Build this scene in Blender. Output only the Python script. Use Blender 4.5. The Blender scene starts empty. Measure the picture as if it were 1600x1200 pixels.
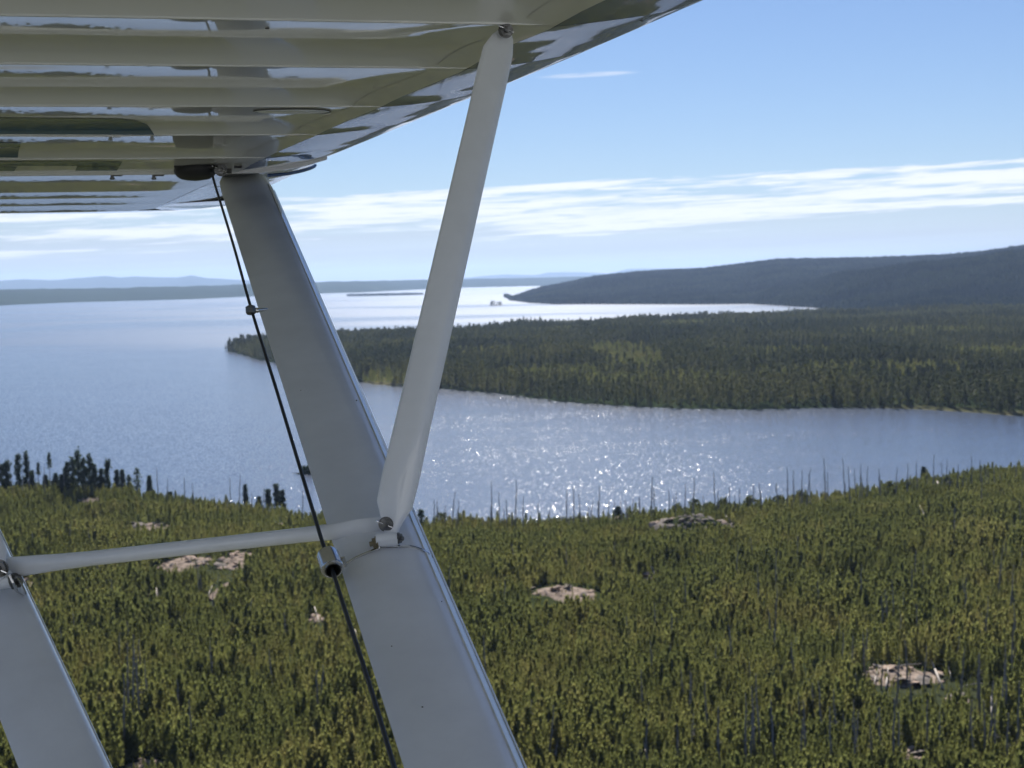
import bpy, math, random
import numpy as np
from mathutils import Vector, Matrix

random.seed(7)
rng = np.random.default_rng(7)
SC = bpy.context.scene
COL = SC.collection

# ------------------------------------------------------------------ camera
FPX = 2500.0                       # focal length in photo pixels (1600 wide)
CAMP = np.array([0.0, 0.0, 75.0])
_p = math.atan(166 / FPX)
FW = np.array([0, math.cos(_p), -math.sin(_p)])
_R0 = np.array([1.0, 0, 0]); _U0 = np.cross(_R0, FW)
ROLL = 0.0195
UP = _U0 * math.cos(ROLL) + _R0 * math.sin(ROLL)
RT = _R0 * math.cos(ROLL) - _U0 * math.sin(ROLL)
cam = bpy.data.cameras.new('camera'); camo = bpy.data.objects.new('camera', cam); COL.objects.link(camo)
camo.matrix_world = Matrix(((RT[0], UP[0], -FW[0], CAMP[0]), (RT[1], UP[1], -FW[1], CAMP[1]),
                            (RT[2], UP[2], -FW[2], CAMP[2]), (0, 0, 0, 1)))
cam.sensor_width = 36; cam.lens = FPX / 1600 * 36
cam.clip_start = 0.05; cam.clip_end = 120000
cam.dof.use_dof = True; cam.dof.focus_distance = 2.9; cam.dof.aperture_fstop = 13.5
SC.camera = camo

# ------------------------------------------------------------------ sky and sun
SUN_EL, SUN_AZ = math.radians(39), math.radians(1.5)      # azimuth from +Y towards +X
w = bpy.data.worlds.new('World'); SC.world = w; w.use_nodes = True
nt = w.node_tree; N = nt.nodes; L = nt.links; N.clear()
def nd(t, **kw):
    n = N.new(t)
    for k, v in kw.items(): setattr(n, k, v)
    return n
def mth(op, a, b=None, clamp=False, tree=None):
    n = (tree or nt).nodes.new('ShaderNodeMath'); n.operation = op; n.use_clamp = clamp
    for i, s in enumerate((a, b)):
        if s is None: continue
        if isinstance(s, (int, float)): n.inputs[i].default_value = s
        else: (tree or nt).links.new(s, n.inputs[i])
    return n.outputs[0]
def rng_map(x, a, b, c=0.0, d=1.0, tree=None, smooth=True):
    t = tree or nt
    n = t.nodes.new('ShaderNodeMapRange'); n.interpolation_type = 'SMOOTHSTEP' if smooth else 'LINEAR'
    t.links.new(x, n.inputs[0])
    for i, v in enumerate((a, b, c, d)): n.inputs[i + 1].default_value = v
    return n.outputs[0]
out = nd('ShaderNodeOutputWorld'); bg = nd('ShaderNodeBackground')
sky = nd('ShaderNodeTexSky'); sky.sky_type = 'NISHITA'; sky.sun_disc = False
sky.sun_elevation = SUN_EL; sky.sun_rotation = SUN_AZ
sky.altitude = 300; sky.air_density = 1.0; sky.dust_density = 0.1; sky.ozone_density = 2.0
tc = nd('ShaderNodeTexCoord'); sep = nd('ShaderNodeSeparateXYZ'); L.new(tc.outputs['Generated'], sep.inputs[0])
X, Y, Z = sep.outputs
hyp = mth('SQRT', mth('ADD', mth('MULTIPLY', X, X), mth('MULTIPLY', Y, Y)))
elev = mth('DIVIDE', Z, hyp)                                   # tangent of elevation
# the cloud sheet tilts a little: higher to the right
side = mth('DIVIDE', X, hyp)
e2 = mth('SUBTRACT', elev, mth('MULTIPLY', side, 0.030))
def cnoise(sx, sz, detail, dist, off=0.0, rough=0.55):
    cx = nd('ShaderNodeCombineXYZ')
    L.new(mth('ADD', mth('MULTIPLY', mth('DIVIDE', X, hyp), sx), off), cx.inputs[0])
    L.new(mth('MULTIPLY', mth('DIVIDE', Y, hyp), sx), cx.inputs[1]); L.new(mth('MULTIPLY', e2, sz), cx.inputs[2])
    n = nd('ShaderNodeTexNoise'); n.inputs['Scale'].default_value = 1; n.inputs['Detail'].default_value = detail
    n.inputs['Distortion'].default_value = dist; n.inputs['Roughness'].default_value = rough
    L.new(cx.outputs[0], n.inputs['Vector']); return n.outputs['Fac']
n1 = cnoise(5.0, 120, 7, 0.5, 3.1)
n2 = cnoise(26.0, 420, 5, 0.8, 9.0)
nn = mth('ADD', mth('MULTIPLY', n1, 0.66), mth('MULTIPLY', n2, 0.34))
band = mth('MULTIPLY', rng_map(e2, 0.008, 0.032), rng_map(e2, 0.0645, 0.0545))
cl = rng_map(mth('ADD', nn, mth('MULTIPLY', mth('SUBTRACT', band, 1.0), 0.36)), 0.432, 0.565)
low = rng_map(elev, 0.060, 0.0, 0.0, 0.85)                      # milky veil close to the horizon
n3 = cnoise(3.0, 160, 4, 0.3, 21.0)
veil = mth('MULTIPLY', rng_map(n3, 0.35, 0.7, 0.45, 1.0), low)
# a single wisp high up
def wisp(px, py, lenx, leny):
    d = FW + (px - 800) / FPX * RT - (py - 600) / FPX * UP; h = math.hypot(d[0], d[1])
    a = mth('DIVIDE', mth('SUBTRACT', side, d[0] / h), lenx)
    b = mth('DIVIDE', mth('SUBTRACT', mth('SUBTRACT', elev, d[2] / h), mth('MULTIPLY', mth('SUBTRACT', side, d[0] / h), 0.03)), leny)
    r = mth('ADD', mth('MULTIPLY', a, a), mth('MULTIPLY', b, b))
    return mth('MULTIPLY', rng_map(r, 1.0, 0.0), mth('MULTIPLY', rng_map(n2, 0.35, 0.62), rng_map(Y, 0, 0.1)))
ws = mth('MULTIPLY', wisp(920, 117, 0.036, 0.0019), 0.55)
tint = nd('ShaderNodeMix', data_type='RGBA', blend_type='MULTIPLY'); tint.inputs[0].default_value = 1.0; L.new(sky.outputs[0], tint.inputs[6]); tint.inputs[7].default_value = (0.61, 0.695, 0.90, 1)
m0 = nd('ShaderNodeMix', data_type='RGBA'); L.new(veil, m0.inputs[0]); L.new(tint.outputs[2], m0.inputs[6]); m0.inputs[7].default_value = (5.7, 6.0, 6.5, 1)
m1 = nd('ShaderNodeMix', data_type='RGBA'); L.new(mth('MULTIPLY', mth('MAXIMUM', cl, ws), 0.93), m1.inputs[0]); L.new(m0.outputs[2], m1.inputs[6])
m1.inputs[7].default_value = (11.2, 11.3, 11.6, 1)
L.new(m1.outputs[2], bg.inputs[0]); bg.inputs[1].default_value = 0.055; L.new(bg.outputs[0], out.inputs[0])
sun = bpy.data.lights.new('sun', 'SUN'); sun.energy = 5.0; sun.angle = math.radians(0.53); sun.color = (1.0, 0.955, 0.88)
suno = bpy.data.objects.new('sun', sun); COL.objects.link(suno)
sdir = Vector((math.sin(SUN_AZ) * math.cos(SUN_EL), math.cos(SUN_AZ) * math.cos(SUN_EL), math.sin(SUN_EL)))
suno.rotation_euler = sdir.to_track_quat('Z', 'Y').to_euler()
SC.view_settings.view_transform = 'Standard'; SC.view_settings.look = 'None'
SC.view_settings.exposure = 0.75; SC.view_settings.gamma = 1.0; SC.view_settings.use_curve_mapping = False
SC.render.engine = 'CYCLES'
cy = SC.cycles
cy.max_bounces = 5; cy.diffuse_bounces = 2; cy.glossy_bounces = 3; cy.transmission_bounces = 2; cy.transparent_max_bounces = 4
cy.volume_bounces = 0; cy.sample_clamp_direct = 0; cy.sample_clamp_indirect = 6; cy.caustics_reflective = False; cy.caustics_refractive = False
cy.use_denoising = True

# ------------------------------------------------------------------ helpers
def ray(x, y): return FW + (x - 800) / FPX * RT - (y - 600) / FPX * UP
def W(x, y, d): return CAMP + d * ray(x, y)              # point at depth d along the line of sight
def G(x, y, z=0.0):
    r = ray(x, y); return CAMP + r * ((z - CAMP[2]) / r[2])
def hor(x): return 434 - (x - 800) * 0.0195
def tag(o, label=None, cat=None, group=None, kind=None):
    for k, v in (('label', label), ('category', cat), ('group', group), ('kind', kind)):
        if v: o[k] = v
    return o
def link(name, data, parent=None):
    o = bpy.data.objects.new(name, data); COL.objects.link(o)
    if parent: o.parent = parent
    return o
def mesh(name, vs, fs, mat=None, smooth=False, mats=None, fm=None):
    me = bpy.data.meshes.new(name)
    me.from_pydata([tuple(map(float, v)) for v in vs], [], [tuple(map(int, f)) for f in fs])
    for m in (mats or ([mat] if mat else [])): me.materials.append(m)
    if fm is not None: me.polygons.foreach_set('material_index', np.array(fm, dtype=np.int32))
    if smooth: me.polygons.foreach_set('use_smooth', [True] * len(me.polygons))
    me.update(); return me
def vnoise(x, y, seed=0):
    x = np.asarray(x, float); y = np.asarray(y, float)
    xi = np.floor(x).astype(np.int64); yi = np.floor(y).astype(np.int64); fx = x - xi; fy = y - yi
    fx = fx * fx * (3 - 2 * fx); fy = fy * fy * (3 - 2 * fy)
    def h(a, b):
        n = (a * 374761393 + b * 668265263 + seed * 974634777) & 0xffffffff
        n = ((n ^ (n >> 13)) * 1274126177) & 0xffffffff
        return ((n ^ (n >> 16)) & 0xffff) / 65535.0
    return (h(xi, yi) * (1 - fx) + h(xi + 1, yi) * fx) * (1 - fy) + (h(xi, yi + 1) * (1 - fx) + h(xi + 1, yi + 1) * fx) * fy
def fbm(x, y, o=4, seed=0):
    s = 0; a = 1; t = 0
    for i in range(o):
        s = s + a * vnoise(np.asarray(x) * 2 ** i, np.asarray(y) * 2 ** i, seed + i * 17); t += a; a *= 0.5
    return s / t
def sstep(a, b, x):
    t = np.clip((np.asarray(x, float) - a) / (b - a), 0, 1); return t * t * (3 - 2 * t)
def poly_sd(P, x, y):
    """signed distance to a closed polygon, positive inside"""
    x = np.asarray(x, float); y = np.asarray(y, float); P = np.asarray(P)
    d = np.full(x.shape, 1e18); ins = np.zeros(x.shape, bool)
    for i in range(len(P)):
        ax, ay = P[i]; bx, by = P[(i + 1) % len(P)]
        ex, ey = bx - ax, by - ay
        t = np.clip(((x - ax) * ex + (y - ay) * ey) / (ex * ex + ey * ey + 1e-9), 0, 1)
        d = np.minimum(d, (x - ax - t * ex) ** 2 + (y - ay - t * ey) ** 2)
        c = ((ay > y) != (by > y)); xx = ax + (y - ay) * ex / (ey if ey else 1e-9)
        ins ^= c & (x < xx)
    return np.where(ins, 1, -1) * np.sqrt(d)
def densify(pts, step, jit, seed, close=True):
    r = np.random.default_rng(seed); o = []
    for i in range(len(pts) - (0 if close else 1)):
        a = np.array(pts[i][:2]); b = np.array(pts[(i + 1) % len(pts)][:2]); n = max(1, int(np.linalg.norm(b - a) / step))
        n = min(n, 40)
        nrm = np.array([-(b - a)[1], (b - a)[0]]) / (np.linalg.norm(b - a) + 1e-9)
        for k in range(n):
            o.append(a + (b - a) * k / n + nrm * (r.normal() * jit if k else 0))
    return np.array(o)

# ------------------------------------------------------------------ materials
def newmat(name):
    m = bpy.data.materials.new(name); m.use_nodes = True
    t = m.node_tree; b = t.nodes['Principled BSDF']; return m, t, b
def plain(name, col, rough=0.5, metal=0.0, coat=0.0, spec=0.5, noise=0.0, nscale=30.0, bump=0.0):
    m, t, b = newmat(name)
    b.inputs['Base Color'].default_value = (*col, 1); b.inputs['Roughness'].default_value = rough
    b.inputs['Metallic'].default_value = metal; b.inputs['Coat Weight'].default_value = coat
    b.inputs['Coat Roughness'].default_value = 0.03; b.inputs['Specular IOR Level'].default_value = spec
    if noise or bump:
        tcn = t.nodes.new('ShaderNodeTexCoord'); n = t.nodes.new('ShaderNodeTexNoise')
        n.inputs['Scale'].default_value = nscale; n.inputs['Detail'].default_value = 5; n.inputs['Roughness'].default_value = 0.65
        t.links.new(tcn.outputs['Object'], n.inputs['Vector'])
        if noise:
            r = t.nodes.new('ShaderNodeValToRGB'); t.links.new(n.outputs['Fac'], r.inputs[0])
            r.color_ramp.elements[0].position = 0.3; r.color_ramp.elements[1].position = 0.7
            r.color_ramp.elements[0].color = (*[c * (1 - noise) for c in col], 1); r.color_ramp.elements[1].color = (*[min(1, c * (1 + noise)) for c in col], 1)
            t.links.new(r.outputs[0], b.inputs['Base Color'])
        if bump:
            bp = t.nodes.new('ShaderNodeBump'); bp.inputs['Distance'].default_value = bump; t.links.new(n.outputs['Fac'], bp.inputs['Height'])
            t.links.new(bp.outputs[0], b.inputs['Normal'])
    return m
def foliage(name, cols, trans=0.35, nscale=0.02, rough=0.7):
    """leaf material: colour varies by instance and by place"""
    m, t, b = newmat(name)
    oi = t.nodes.new('ShaderNodeObjectInfo'); geo = t.nodes.new('ShaderNodeNewGeometry')
    n = t.nodes.new('ShaderNodeTexNoise'); n.inputs['Scale'].default_value = nscale; n.inputs['Detail'].default_value = 3
    t.links.new(geo.outputs['Position'], n.inputs['Vector'])
    a = mth('ADD', mth('MULTIPLY', oi.outputs['Random'], 0.34, tree=t), mth('MULTIPLY', rng_map(n.outputs['Fac'], 0.32, 0.68, tree=t), 0.66, tree=t), tree=t)
    r = t.nodes.new('ShaderNodeValToRGB'); t.links.new(a, r.inputs[0])
    els = r.color_ramp.elements
    while len(els) < len(cols): els.new(0.5)
    for i, c in enumerate(cols): els[i].position = i / (len(cols) - 1); els[i].color = (*c, 1)
    t.links.new(r.outputs[0], b.inputs['Base Color']); b.inputs['Roughness'].default_value = rough
    b.inputs['Specular IOR Level'].default_value = 0.12
    tr = t.nodes.new('ShaderNodeBsdfTranslucent'); t.links.new(r.outputs[0], tr.inputs[0])
    mx = t.nodes.new('ShaderNodeMixShader'); mx.inputs[0].default_value = trans
    t.links.new(b.outputs[0], mx.inputs[1]); t.links.new(tr.outputs[0], mx.inputs[2])
    t.links.new(mx.outputs[0], t.nodes['Material Output'].inputs['Surface'])
    return m
M = {}
M['young'] = foliage('young_pine_needles', [(0.145, 0.165, 0.055), (0.190, 0.208, 0.065), (0.235, 0.242, 0.076), (0.270, 0.250, 0.090)], 0.72, 0.045)
M['spruce'] = foliage('spruce_needles', [(0.042, 0.054, 0.026), (0.085, 0.098, 0.036), (0.165, 0.165, 0.055)], 0.4, 0.006)
M['dark'] = foliage('dark_conifer_needles', [(0.032, 0.052, 0.028), (0.052, 0.078, 0.038), (0.075, 0.098, 0.044)], 0.35, 0.05)
M['bush'] = foliage('leafy_bush', [(0.07, 0.085, 0.03), (0.11, 0.12, 0.04)], 0.35, 0.05)
M['hillforest'] = foliage('hill_forest', [(0.020, 0.036, 0.022), (0.044, 0.066, 0.031), (0.090, 0.108, 0.043)], 0.25, 0.004)
M['bark'] = plain('bark', (0.07, 0.055, 0.045), 0.9, spec=.05)
M['snag'] = plain('weathered_dead_wood', (0.23, 0.215, 0.20), 0.9, spec=.05, noise=0.4, nscale=2)
M['log'] = plain('bleached_log', (0.42, 0.38, 0.34), 0.85, spec=.1, noise=0.2, nscale=3)
M['rock'] = plain('pink_granite', (0.36, 0.275, 0.22), 0.9, spec=.05, noise=0.35, nscale=0.9, bump=0.08)
M['rock_grey'] = plain('grey_granite', (0.22, 0.19, 0.165), 0.9, spec=.05, noise=0.4, nscale=0.8, bump=0.08)

M['slab'] = plain('pink_grey_bedrock', (0.25, 0.20, 0.165), 0.95, spec=.0, noise=0.6, nscale=0.55, bump=0.12)
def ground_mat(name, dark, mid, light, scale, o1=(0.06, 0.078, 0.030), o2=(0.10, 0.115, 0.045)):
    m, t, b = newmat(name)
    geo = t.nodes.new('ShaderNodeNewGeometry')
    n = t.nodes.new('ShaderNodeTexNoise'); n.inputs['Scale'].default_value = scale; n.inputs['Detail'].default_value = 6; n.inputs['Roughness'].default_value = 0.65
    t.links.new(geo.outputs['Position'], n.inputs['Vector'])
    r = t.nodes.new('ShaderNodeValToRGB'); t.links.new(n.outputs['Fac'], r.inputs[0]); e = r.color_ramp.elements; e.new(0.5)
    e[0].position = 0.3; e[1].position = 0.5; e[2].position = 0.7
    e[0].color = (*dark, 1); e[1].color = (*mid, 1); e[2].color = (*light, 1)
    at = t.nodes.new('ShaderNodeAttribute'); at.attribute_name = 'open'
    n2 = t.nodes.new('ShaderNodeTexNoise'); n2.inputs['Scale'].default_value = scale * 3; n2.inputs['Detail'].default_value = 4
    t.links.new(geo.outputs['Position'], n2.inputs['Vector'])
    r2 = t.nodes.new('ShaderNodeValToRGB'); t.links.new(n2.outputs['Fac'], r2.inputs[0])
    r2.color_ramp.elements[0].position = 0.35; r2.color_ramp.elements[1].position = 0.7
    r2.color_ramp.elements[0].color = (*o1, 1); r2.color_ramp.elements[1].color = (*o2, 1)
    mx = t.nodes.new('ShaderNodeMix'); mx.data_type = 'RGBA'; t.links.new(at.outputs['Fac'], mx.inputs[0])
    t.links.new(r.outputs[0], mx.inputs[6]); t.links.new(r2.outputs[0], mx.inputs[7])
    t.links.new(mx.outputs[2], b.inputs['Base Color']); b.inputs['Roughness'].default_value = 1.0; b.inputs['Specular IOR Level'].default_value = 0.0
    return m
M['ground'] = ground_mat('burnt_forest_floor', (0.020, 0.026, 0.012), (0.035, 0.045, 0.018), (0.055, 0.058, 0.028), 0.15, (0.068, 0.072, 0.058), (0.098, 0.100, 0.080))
M['forestfloor'] = ground_mat('forest_floor', (0.018, 0.028, 0.013), (0.028, 0.04, 0.018), (0.04, 0.05, 0.02), 0.02, (0.095, 0.092, 0.05), (0.15, 0.135, 0.085))
M['hillground'] = ground_mat('wooded_hill', (0.015, 0.026, 0.016), (0.026, 0.040, 0.022), (0.038, 0.052, 0.026), 0.004)
M['farland'] = ground_mat('far_wooded_land', (0.018, 0.030, 0.020), (0.027, 0.042, 0.026), (0.038, 0.052, 0.030), 0.0012)

def water_mat():
    m, t, b = newmat('lake_water')
    geo = t.nodes.new('ShaderNodeNewGeometry'); sp = t.nodes.new('ShaderNodeSeparateXYZ'); t.links.new(geo.outputs['Position'], sp.inputs[0])
    def facets(sx, sy, detail, off):
        mp = t.nodes.new('ShaderNodeMapping'); mp.inputs['Scale'].default_value = (sx, sy, 1); mp.inputs['Location'].default_value = (off, off * 0.7, 0)
        mp.inputs['Rotation'].default_value = (0, 0, 0.12)
        t.links.new(geo.outputs['Position'], mp.inputs[0])
        n = t.nodes.new('ShaderNodeTexNoise'); n.inputs['Scale'].default_value = 1; n.inputs['Detail'].default_value = detail
        t.links.new(mp.outputs[0], n.inputs['Vector'])
        v = t.nodes.new('ShaderNodeVectorMath'); v.operation = 'SUBTRACT'; t.links.new(n.outputs['Color'], v.inputs[0]); v.inputs[1].default_value = (0.5, 0.5, 0.5)
        return v.outputs[0]
    def vm(op, a, bb):
        v = t.nodes.new('ShaderNodeVectorMath'); v.operation = op
        for i, s in enumerate((a, bb)):
            if isinstance(s, tuple): v.inputs[i].default_value = s
            else: t.links.new(s, v.inputs[i])
        return v.outputs[0]
    f1 = facets(1.75, 0.62, 2.0, 0.0)
    f2 = facets(4.6, 2.0, 2.0, 31.0)
    # wind pattern: calm sheets far out, ripple near shore, long streaks
    mp = t.nodes.new('ShaderNodeMapping'); mp.inputs['Scale'].default_value = (0.0009, 0.0026, 1); mp.inputs['Rotation'].default_value = (0, 0, -0.10)
    t.links.new(geo.outputs['Position'], mp.inputs[0])
    n = t.nodes.new('ShaderNodeTexNoise'); n.inputs['Scale'].default_value = 1; n.inputs['Detail'].default_value = 4; n.inputs['Distortion'].default_value = 0.6
    t.links.new(mp.outputs[0], n.inputs['Vector'])
    edge = mth('ADD', sp.outputs[1], mth('MULTIPLY', mth('SUBTRACT', n.outputs['Fac'], 0.5, tree=t), 900, tree=t), tree=t)
    far = rng_map(edge, 1780, 1960, tree=t)
    streak = rng_map(n.outputs['Fac'], 0.50, 0.60, tree=t)
    calm = mth('MULTIPLY', far, mth('SUBTRACT', 1.0, mth('MULTIPLY', streak, 0.75, tree=t), tree=t), tree=t)
    amp = mth('SUBTRACT', 1.0, mth('MULTIPLY', calm, 0.86, tree=t), tree=t)
    nearp = facets(0.012, 0.02, 2.0, 5.0)
    sn = t.nodes.new('ShaderNodeSeparateXYZ'); t.links.new(nearp, sn.inputs[0])
    amp = mth('MULTIPLY', amp, mth('ADD', 1.0, mth('MULTIPLY', sn.outputs[0], 0.9, tree=t), tree=t), tree=t)
    tot = vm('ADD', vm('MULTIPLY', f1, (0.76, 0.76, 0)), vm('MULTIPLY', f2, (0.56, 0.56, 0)))
    sc = t.nodes.new('ShaderNodeVectorMath'); sc.operation = 'SCALE'; t.links.new(tot, sc.inputs[0]); t.links.new(amp, sc.inputs['Scale'])
    nrm = t.nodes.new('ShaderNodeVectorMath'); nrm.operation = 'NORMALIZE'; t.links.new(vm('ADD', sc.outputs[0], (0, 0, 1)), nrm.inputs[0])
    t.links.new(nrm.outputs[0], b.inputs['Normal'])
    b.inputs['Base Color'].default_value = (0.05, 0.07, 0.12, 1); t.links.new(mth('ADD', 0.172, mth('MULTIPLY', calm, 0.085, tree=t), tree=t), b.inputs['Roughness'])
    b.inputs['IOR'].default_value = 1.333; b.inputs['Specular IOR Level'].default_value = 0.5
    return m
M['water'] = water_mat()

# ------------------------------------------------------------------ the lake
vs = []; fs = []
xs = [-44000, -12000, -3000, -1000, 0, 1000, 3000, 12000, 44000]; ys = [-44000, -8000, 0, 400, 1000, 2500, 6000, 16000, 44000]
for y in ys:
    for x in xs: vs.append((x, y, 0))
for j in range(len(ys) - 1):
    for i in range(len(xs) - 1):
        a = j * len(xs) + i; fs.append((a, a + 1, a + 1 + len(xs), a + len(xs)))
tag(link('lake_water', mesh('lake_water', vs, fs, M['water'])), kind='structure')

# ------------------------------------------------------------------ terrain pieces
def grid_land(name, xs, ys, hfun, mat, openfun=None, keep=-25.0):
    Xg, Yg = np.meshgrid(xs, ys); sd, z = hfun(Xg, Yg)
    nx, ny = len(xs), len(ys); k = sd > keep
    idx = -np.ones(Xg.size, int); kk = k.ravel(); idx[kk] = np.arange(kk.sum())
    a = (np.arange(ny - 1)[:, None] * nx + np.arange(nx - 1)[None]).ravel()
    q = np.stack([a, a + 1, a + 1 + nx, a + nx], 1); q = idx[q]; q = q[(q >= 0).all(1)]
    V = np.stack([Xg.ravel()[kk], Yg.ravel()[kk], z.ravel()[kk]], 1)
    me = bpy.data.meshes.new(name); me.vertices.add(len(V)); me.vertices.foreach_set('co', V.ravel())
    me.loops.add(len(q) * 4); me.loops.foreach_set('vertex_index', q.ravel())
    me.polygons.add(len(q)); me.polygons.foreach_set('loop_start', np.arange(len(q)) * 4); me.polygons.foreach_set('loop_total', np.full(len(q), 4))
    me.polygons.foreach_set('use_smooth', np.ones(len(q), bool)); me.materials.append(mat); me.update(calc_edges=True); me.validate()
    at = me.attributes.new('open', 'FLOAT', 'POINT')
    if openfun is not None: at.data.foreach_set('value', openfun(V[:, 0], V[:, 1]).astype(np.float32))
    return tag(link(name, me), kind='structure')

# near shore, the clearing below the wing
near_px = [(-500, 790), (-250, 784), (-80, 782), (0, 780), (120, 778), (230, 780), (262, 788), (330, 796), (410, 802), (470, 808), (540, 816), (640, 823), (760, 825), (860, 824),
           (930, 818), (1010, 812), (1080, 804), (1150, 800), (1200, 792), (1270, 784), (1340, 774), (1400, 766), (1470, 758), (1540, 753), (1600, 752), (1800, 748), (2100, 748)]
near_px = [G(x, y)[:2] for x, y in near_px]
near_poly = densify(near_px, 14, 1.6, 1, False)
near_poly = np.concatenate([near_poly, [(3500, 900), (3500, -3000), (-3500, -3000), (-3500, 700)]])
def near_h(x, y):
    sd = poly_sd(near_poly, x, y)
    left = sstep(-40, -135, x) * sstep(90, 10, np.abs(np.asarray(y) - 545)) * 3.0
    right = sstep(60, 170, x) * 2.5
    z = np.where(sd > 0, 2.2 * sstep(0, 16, sd) + 2.0 * sstep(10, 90, sd) + (left + right) * sstep(0, 25, sd)
                 + 5.0 * (fbm(np.asarray(x) / 70, np.asarray(y) / 70, 3, 5) - 0.5) * sstep(5, 60, sd)
                 + 1.2 * (fbm(np.asarray(x) / 14, np.asarray(y) / 14, 2, 9) - 0.5) * sstep(2, 20, sd), np.maximum(sd * 0.2, -0.9))
    return sd, z
# rock outcrops and brush piles (photo centre, half width m, half depth m)
OUT = [(1080, 824, 12.5, 9, 4.0, 'mound'), (1408, 1066, 7.6, 7.5, 0.8, 'pile'), (882, 938, 8.0, 8, 0.5, 'rock'), (237, 818, 8.5, 7, 0.9, 'rock'), (430, 816, 4.0, 3, 0.6, 'rock'),
       (288, 886, 7.5, 9, 0.8, 'rock'), (372, 884, 4.4, 12, 0.9, 'rock'), (345, 925, 2.6, 9, 0.4, 'rock'), (248, 930, 2.6, 3, 0.4, 'rock'), (50, 914, 4.2, 4, 0.7, 'rock'), (548, 938, 1.5, 2.5, 0.5, 'rock'),
       (966, 808, 2.8, 2.5, 1.2, 'rock'), (142, 789, 3.5, 3, 0.5, 'rock'), (1580, 836, 5, 4, 0.6, 'rock'), (500, 975, 2.6, 3, 0.3, 'rock'), (1010, 905, 2.0, 2.5, 0.25, 'rock'), (230, 765, 4, 3, 0.8, 'rock'), (1420, 1190, 2.0, 2.5, 0.3, 'rock'), (230, 1195, 3, 2.5, 0.3, 'rock'), (1500, 1100, 2, 2.5, 0.3, 'rock')]
outw = []
for (px, py, a, b_, h_, k) in OUT:
    p = G(px, py, 4.0); outw.append((p[0], p[1], a, b_, h_, k))
def outcrop_clear(x, y):
    c = np.zeros(np.shape(x), bool)
    for (ox, oy, a, b_, h_, k) in outw:
        j = 1.08 if k != 'mound' else 1.0
        c |= (((x - ox) / (a * j)) ** 2 + ((y - (oy - b_ * 0.6)) / (b_ * 1.5 + 1.5)) ** 2 + (vnoise(x / 2.2, y / 2.2, 8) - .5) * .9 < 1)
    return c
xs = np.concatenate([np.arange(-3500, -300, 160), np.arange(-300, 300, 3.0), np.arange(300, 3501, 160)])
ys = np.concatenate([np.arange(-3000, 120, 150), np.arange(120, 760, 3.0), np.arange(760, 1000, 20)])
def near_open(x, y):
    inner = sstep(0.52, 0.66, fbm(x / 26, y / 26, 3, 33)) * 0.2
    return np.maximum(inner, 1.25 * np.maximum(sstep(104, 98, y), sstep(20, 34, np.abs(x - 0.02 * y) - y * 0.36)))  # unseen ground beyond the pines made paler to bounce light onto the wing
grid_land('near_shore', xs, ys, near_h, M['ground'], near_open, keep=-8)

# the peninsula across the bay
pen_px = [(348, 548), (380, 556), (420, 566), (470, 580), (540, 596), (600, 603), (700, 609), (780, 616), (830, 623), (900, 631), (1000, 637), (1100, 640), (1200, 640), (1300, 637), (1400, 639), (1500, 644), (1600, 652), (1800, 668), (2300, 700), (3000, 730),
          (3000, 484), (2300, 482), (1800, 484), (1600, 487), (1430, 493), (1300, 495), (1200, 501), (1100, 506), (1000, 509), (900, 511), (830, 513), (790, 515), (775, 523), (680, 526), (600, 529), (540, 531), (480, 534), (420, 538), (370, 541)]
pen_poly = densify([G(x, y)[:2] for x, y in pen_px], 60, 5.0, 2)
def meadow(x, y):
    m = np.zeros(np.shape(x)); 
    for (px, py, a, b_) in [(975, 566, 34, 190), (762, 560, 42, 75), (1080, 518, 70, 120), (600, 590, 22, 40), (1230, 520, 60, 60), (1120, 600, 30, 30), (1530, 560, 50, 60), (900, 528, 60, 60), (660, 545, 40, 60), (1350, 590, 70, 60), (850, 590, 50, 60), (1420, 530, 90, 80), (1000, 600, 50, 40), (1250, 560, 80, 60)]:
        p = G(px, py, 4); r = ((x - p[0]) / a) ** 2 + ((y - p[1]) / b_) ** 2
        m = np.maximum(m, sstep(1.25, 0.6, r + 0.9 * (fbm(x / 40, y / 40, 3, 71) - 0.5)))
    return m
def pen_h(x, y):
    sd = poly_sd(pen_poly, x, y)
    z = np.where(sd > 0, 1.2 * sstep(0, 25, sd) + 5 * sstep(20, 260, sd) + 10 * (fbm(x / 330, y / 330, 3, 41) - 0.42) * sstep(30, 250, sd), np.maximum(sd * 0.15, -0.9))
    return sd, z
def pen_open(x, y):
    sd = poly_sd(pen_poly, x, y)
    q = G(1330, 640)[0]
    strip = sstep(15, 4, sd) * sstep(q - 10, q + 40, x) * (y < 1300)
    return np.maximum(meadow(x, y), strip)
grid_land('peninsula', np.arange(-420, 2700, 16), np.arange(560, 2950, 16), pen_h, M['forestfloor'], pen_open)

# big hill on the right: columns by bearing, rows from the shore over the ridge
hsh_x = [700, 787, 800, 830, 870, 950, 1100, 1170, 1270, 1330, 1430, 1500, 1600, 1800, 2400, 3200]
hsh_y = [450, 462, 469, 473, 475, 475, 475, 474, 479, 486, 490, 489, 486, 486, 484, 482]
hrd_x = [785, 800, 815, 830, 850, 870, 900, 930, 1000, 1100, 1170, 1220, 1300, 1400, 1480, 1540, 1600, 1750, 2000, 2400, 3200]
hrd_y = [468, 463, 458, 452, 446, 443, 437, 430, 423, 419, 411, 406, 405, 402, 398, 392, 383, 376, 380, 390, 400]
def bearing(px):
    r = ray(px, hor(px)); return math.atan2(r[0], r[1])
B_sh = np.array([bearing(x) for x in hsh_x]); D_sh = np.array([75 * FPX / (y - hor(x)) for x, y in zip(hsh_x, hsh_y)])
B_rd = np.array([bearing(x) for x in hrd_x])
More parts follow.
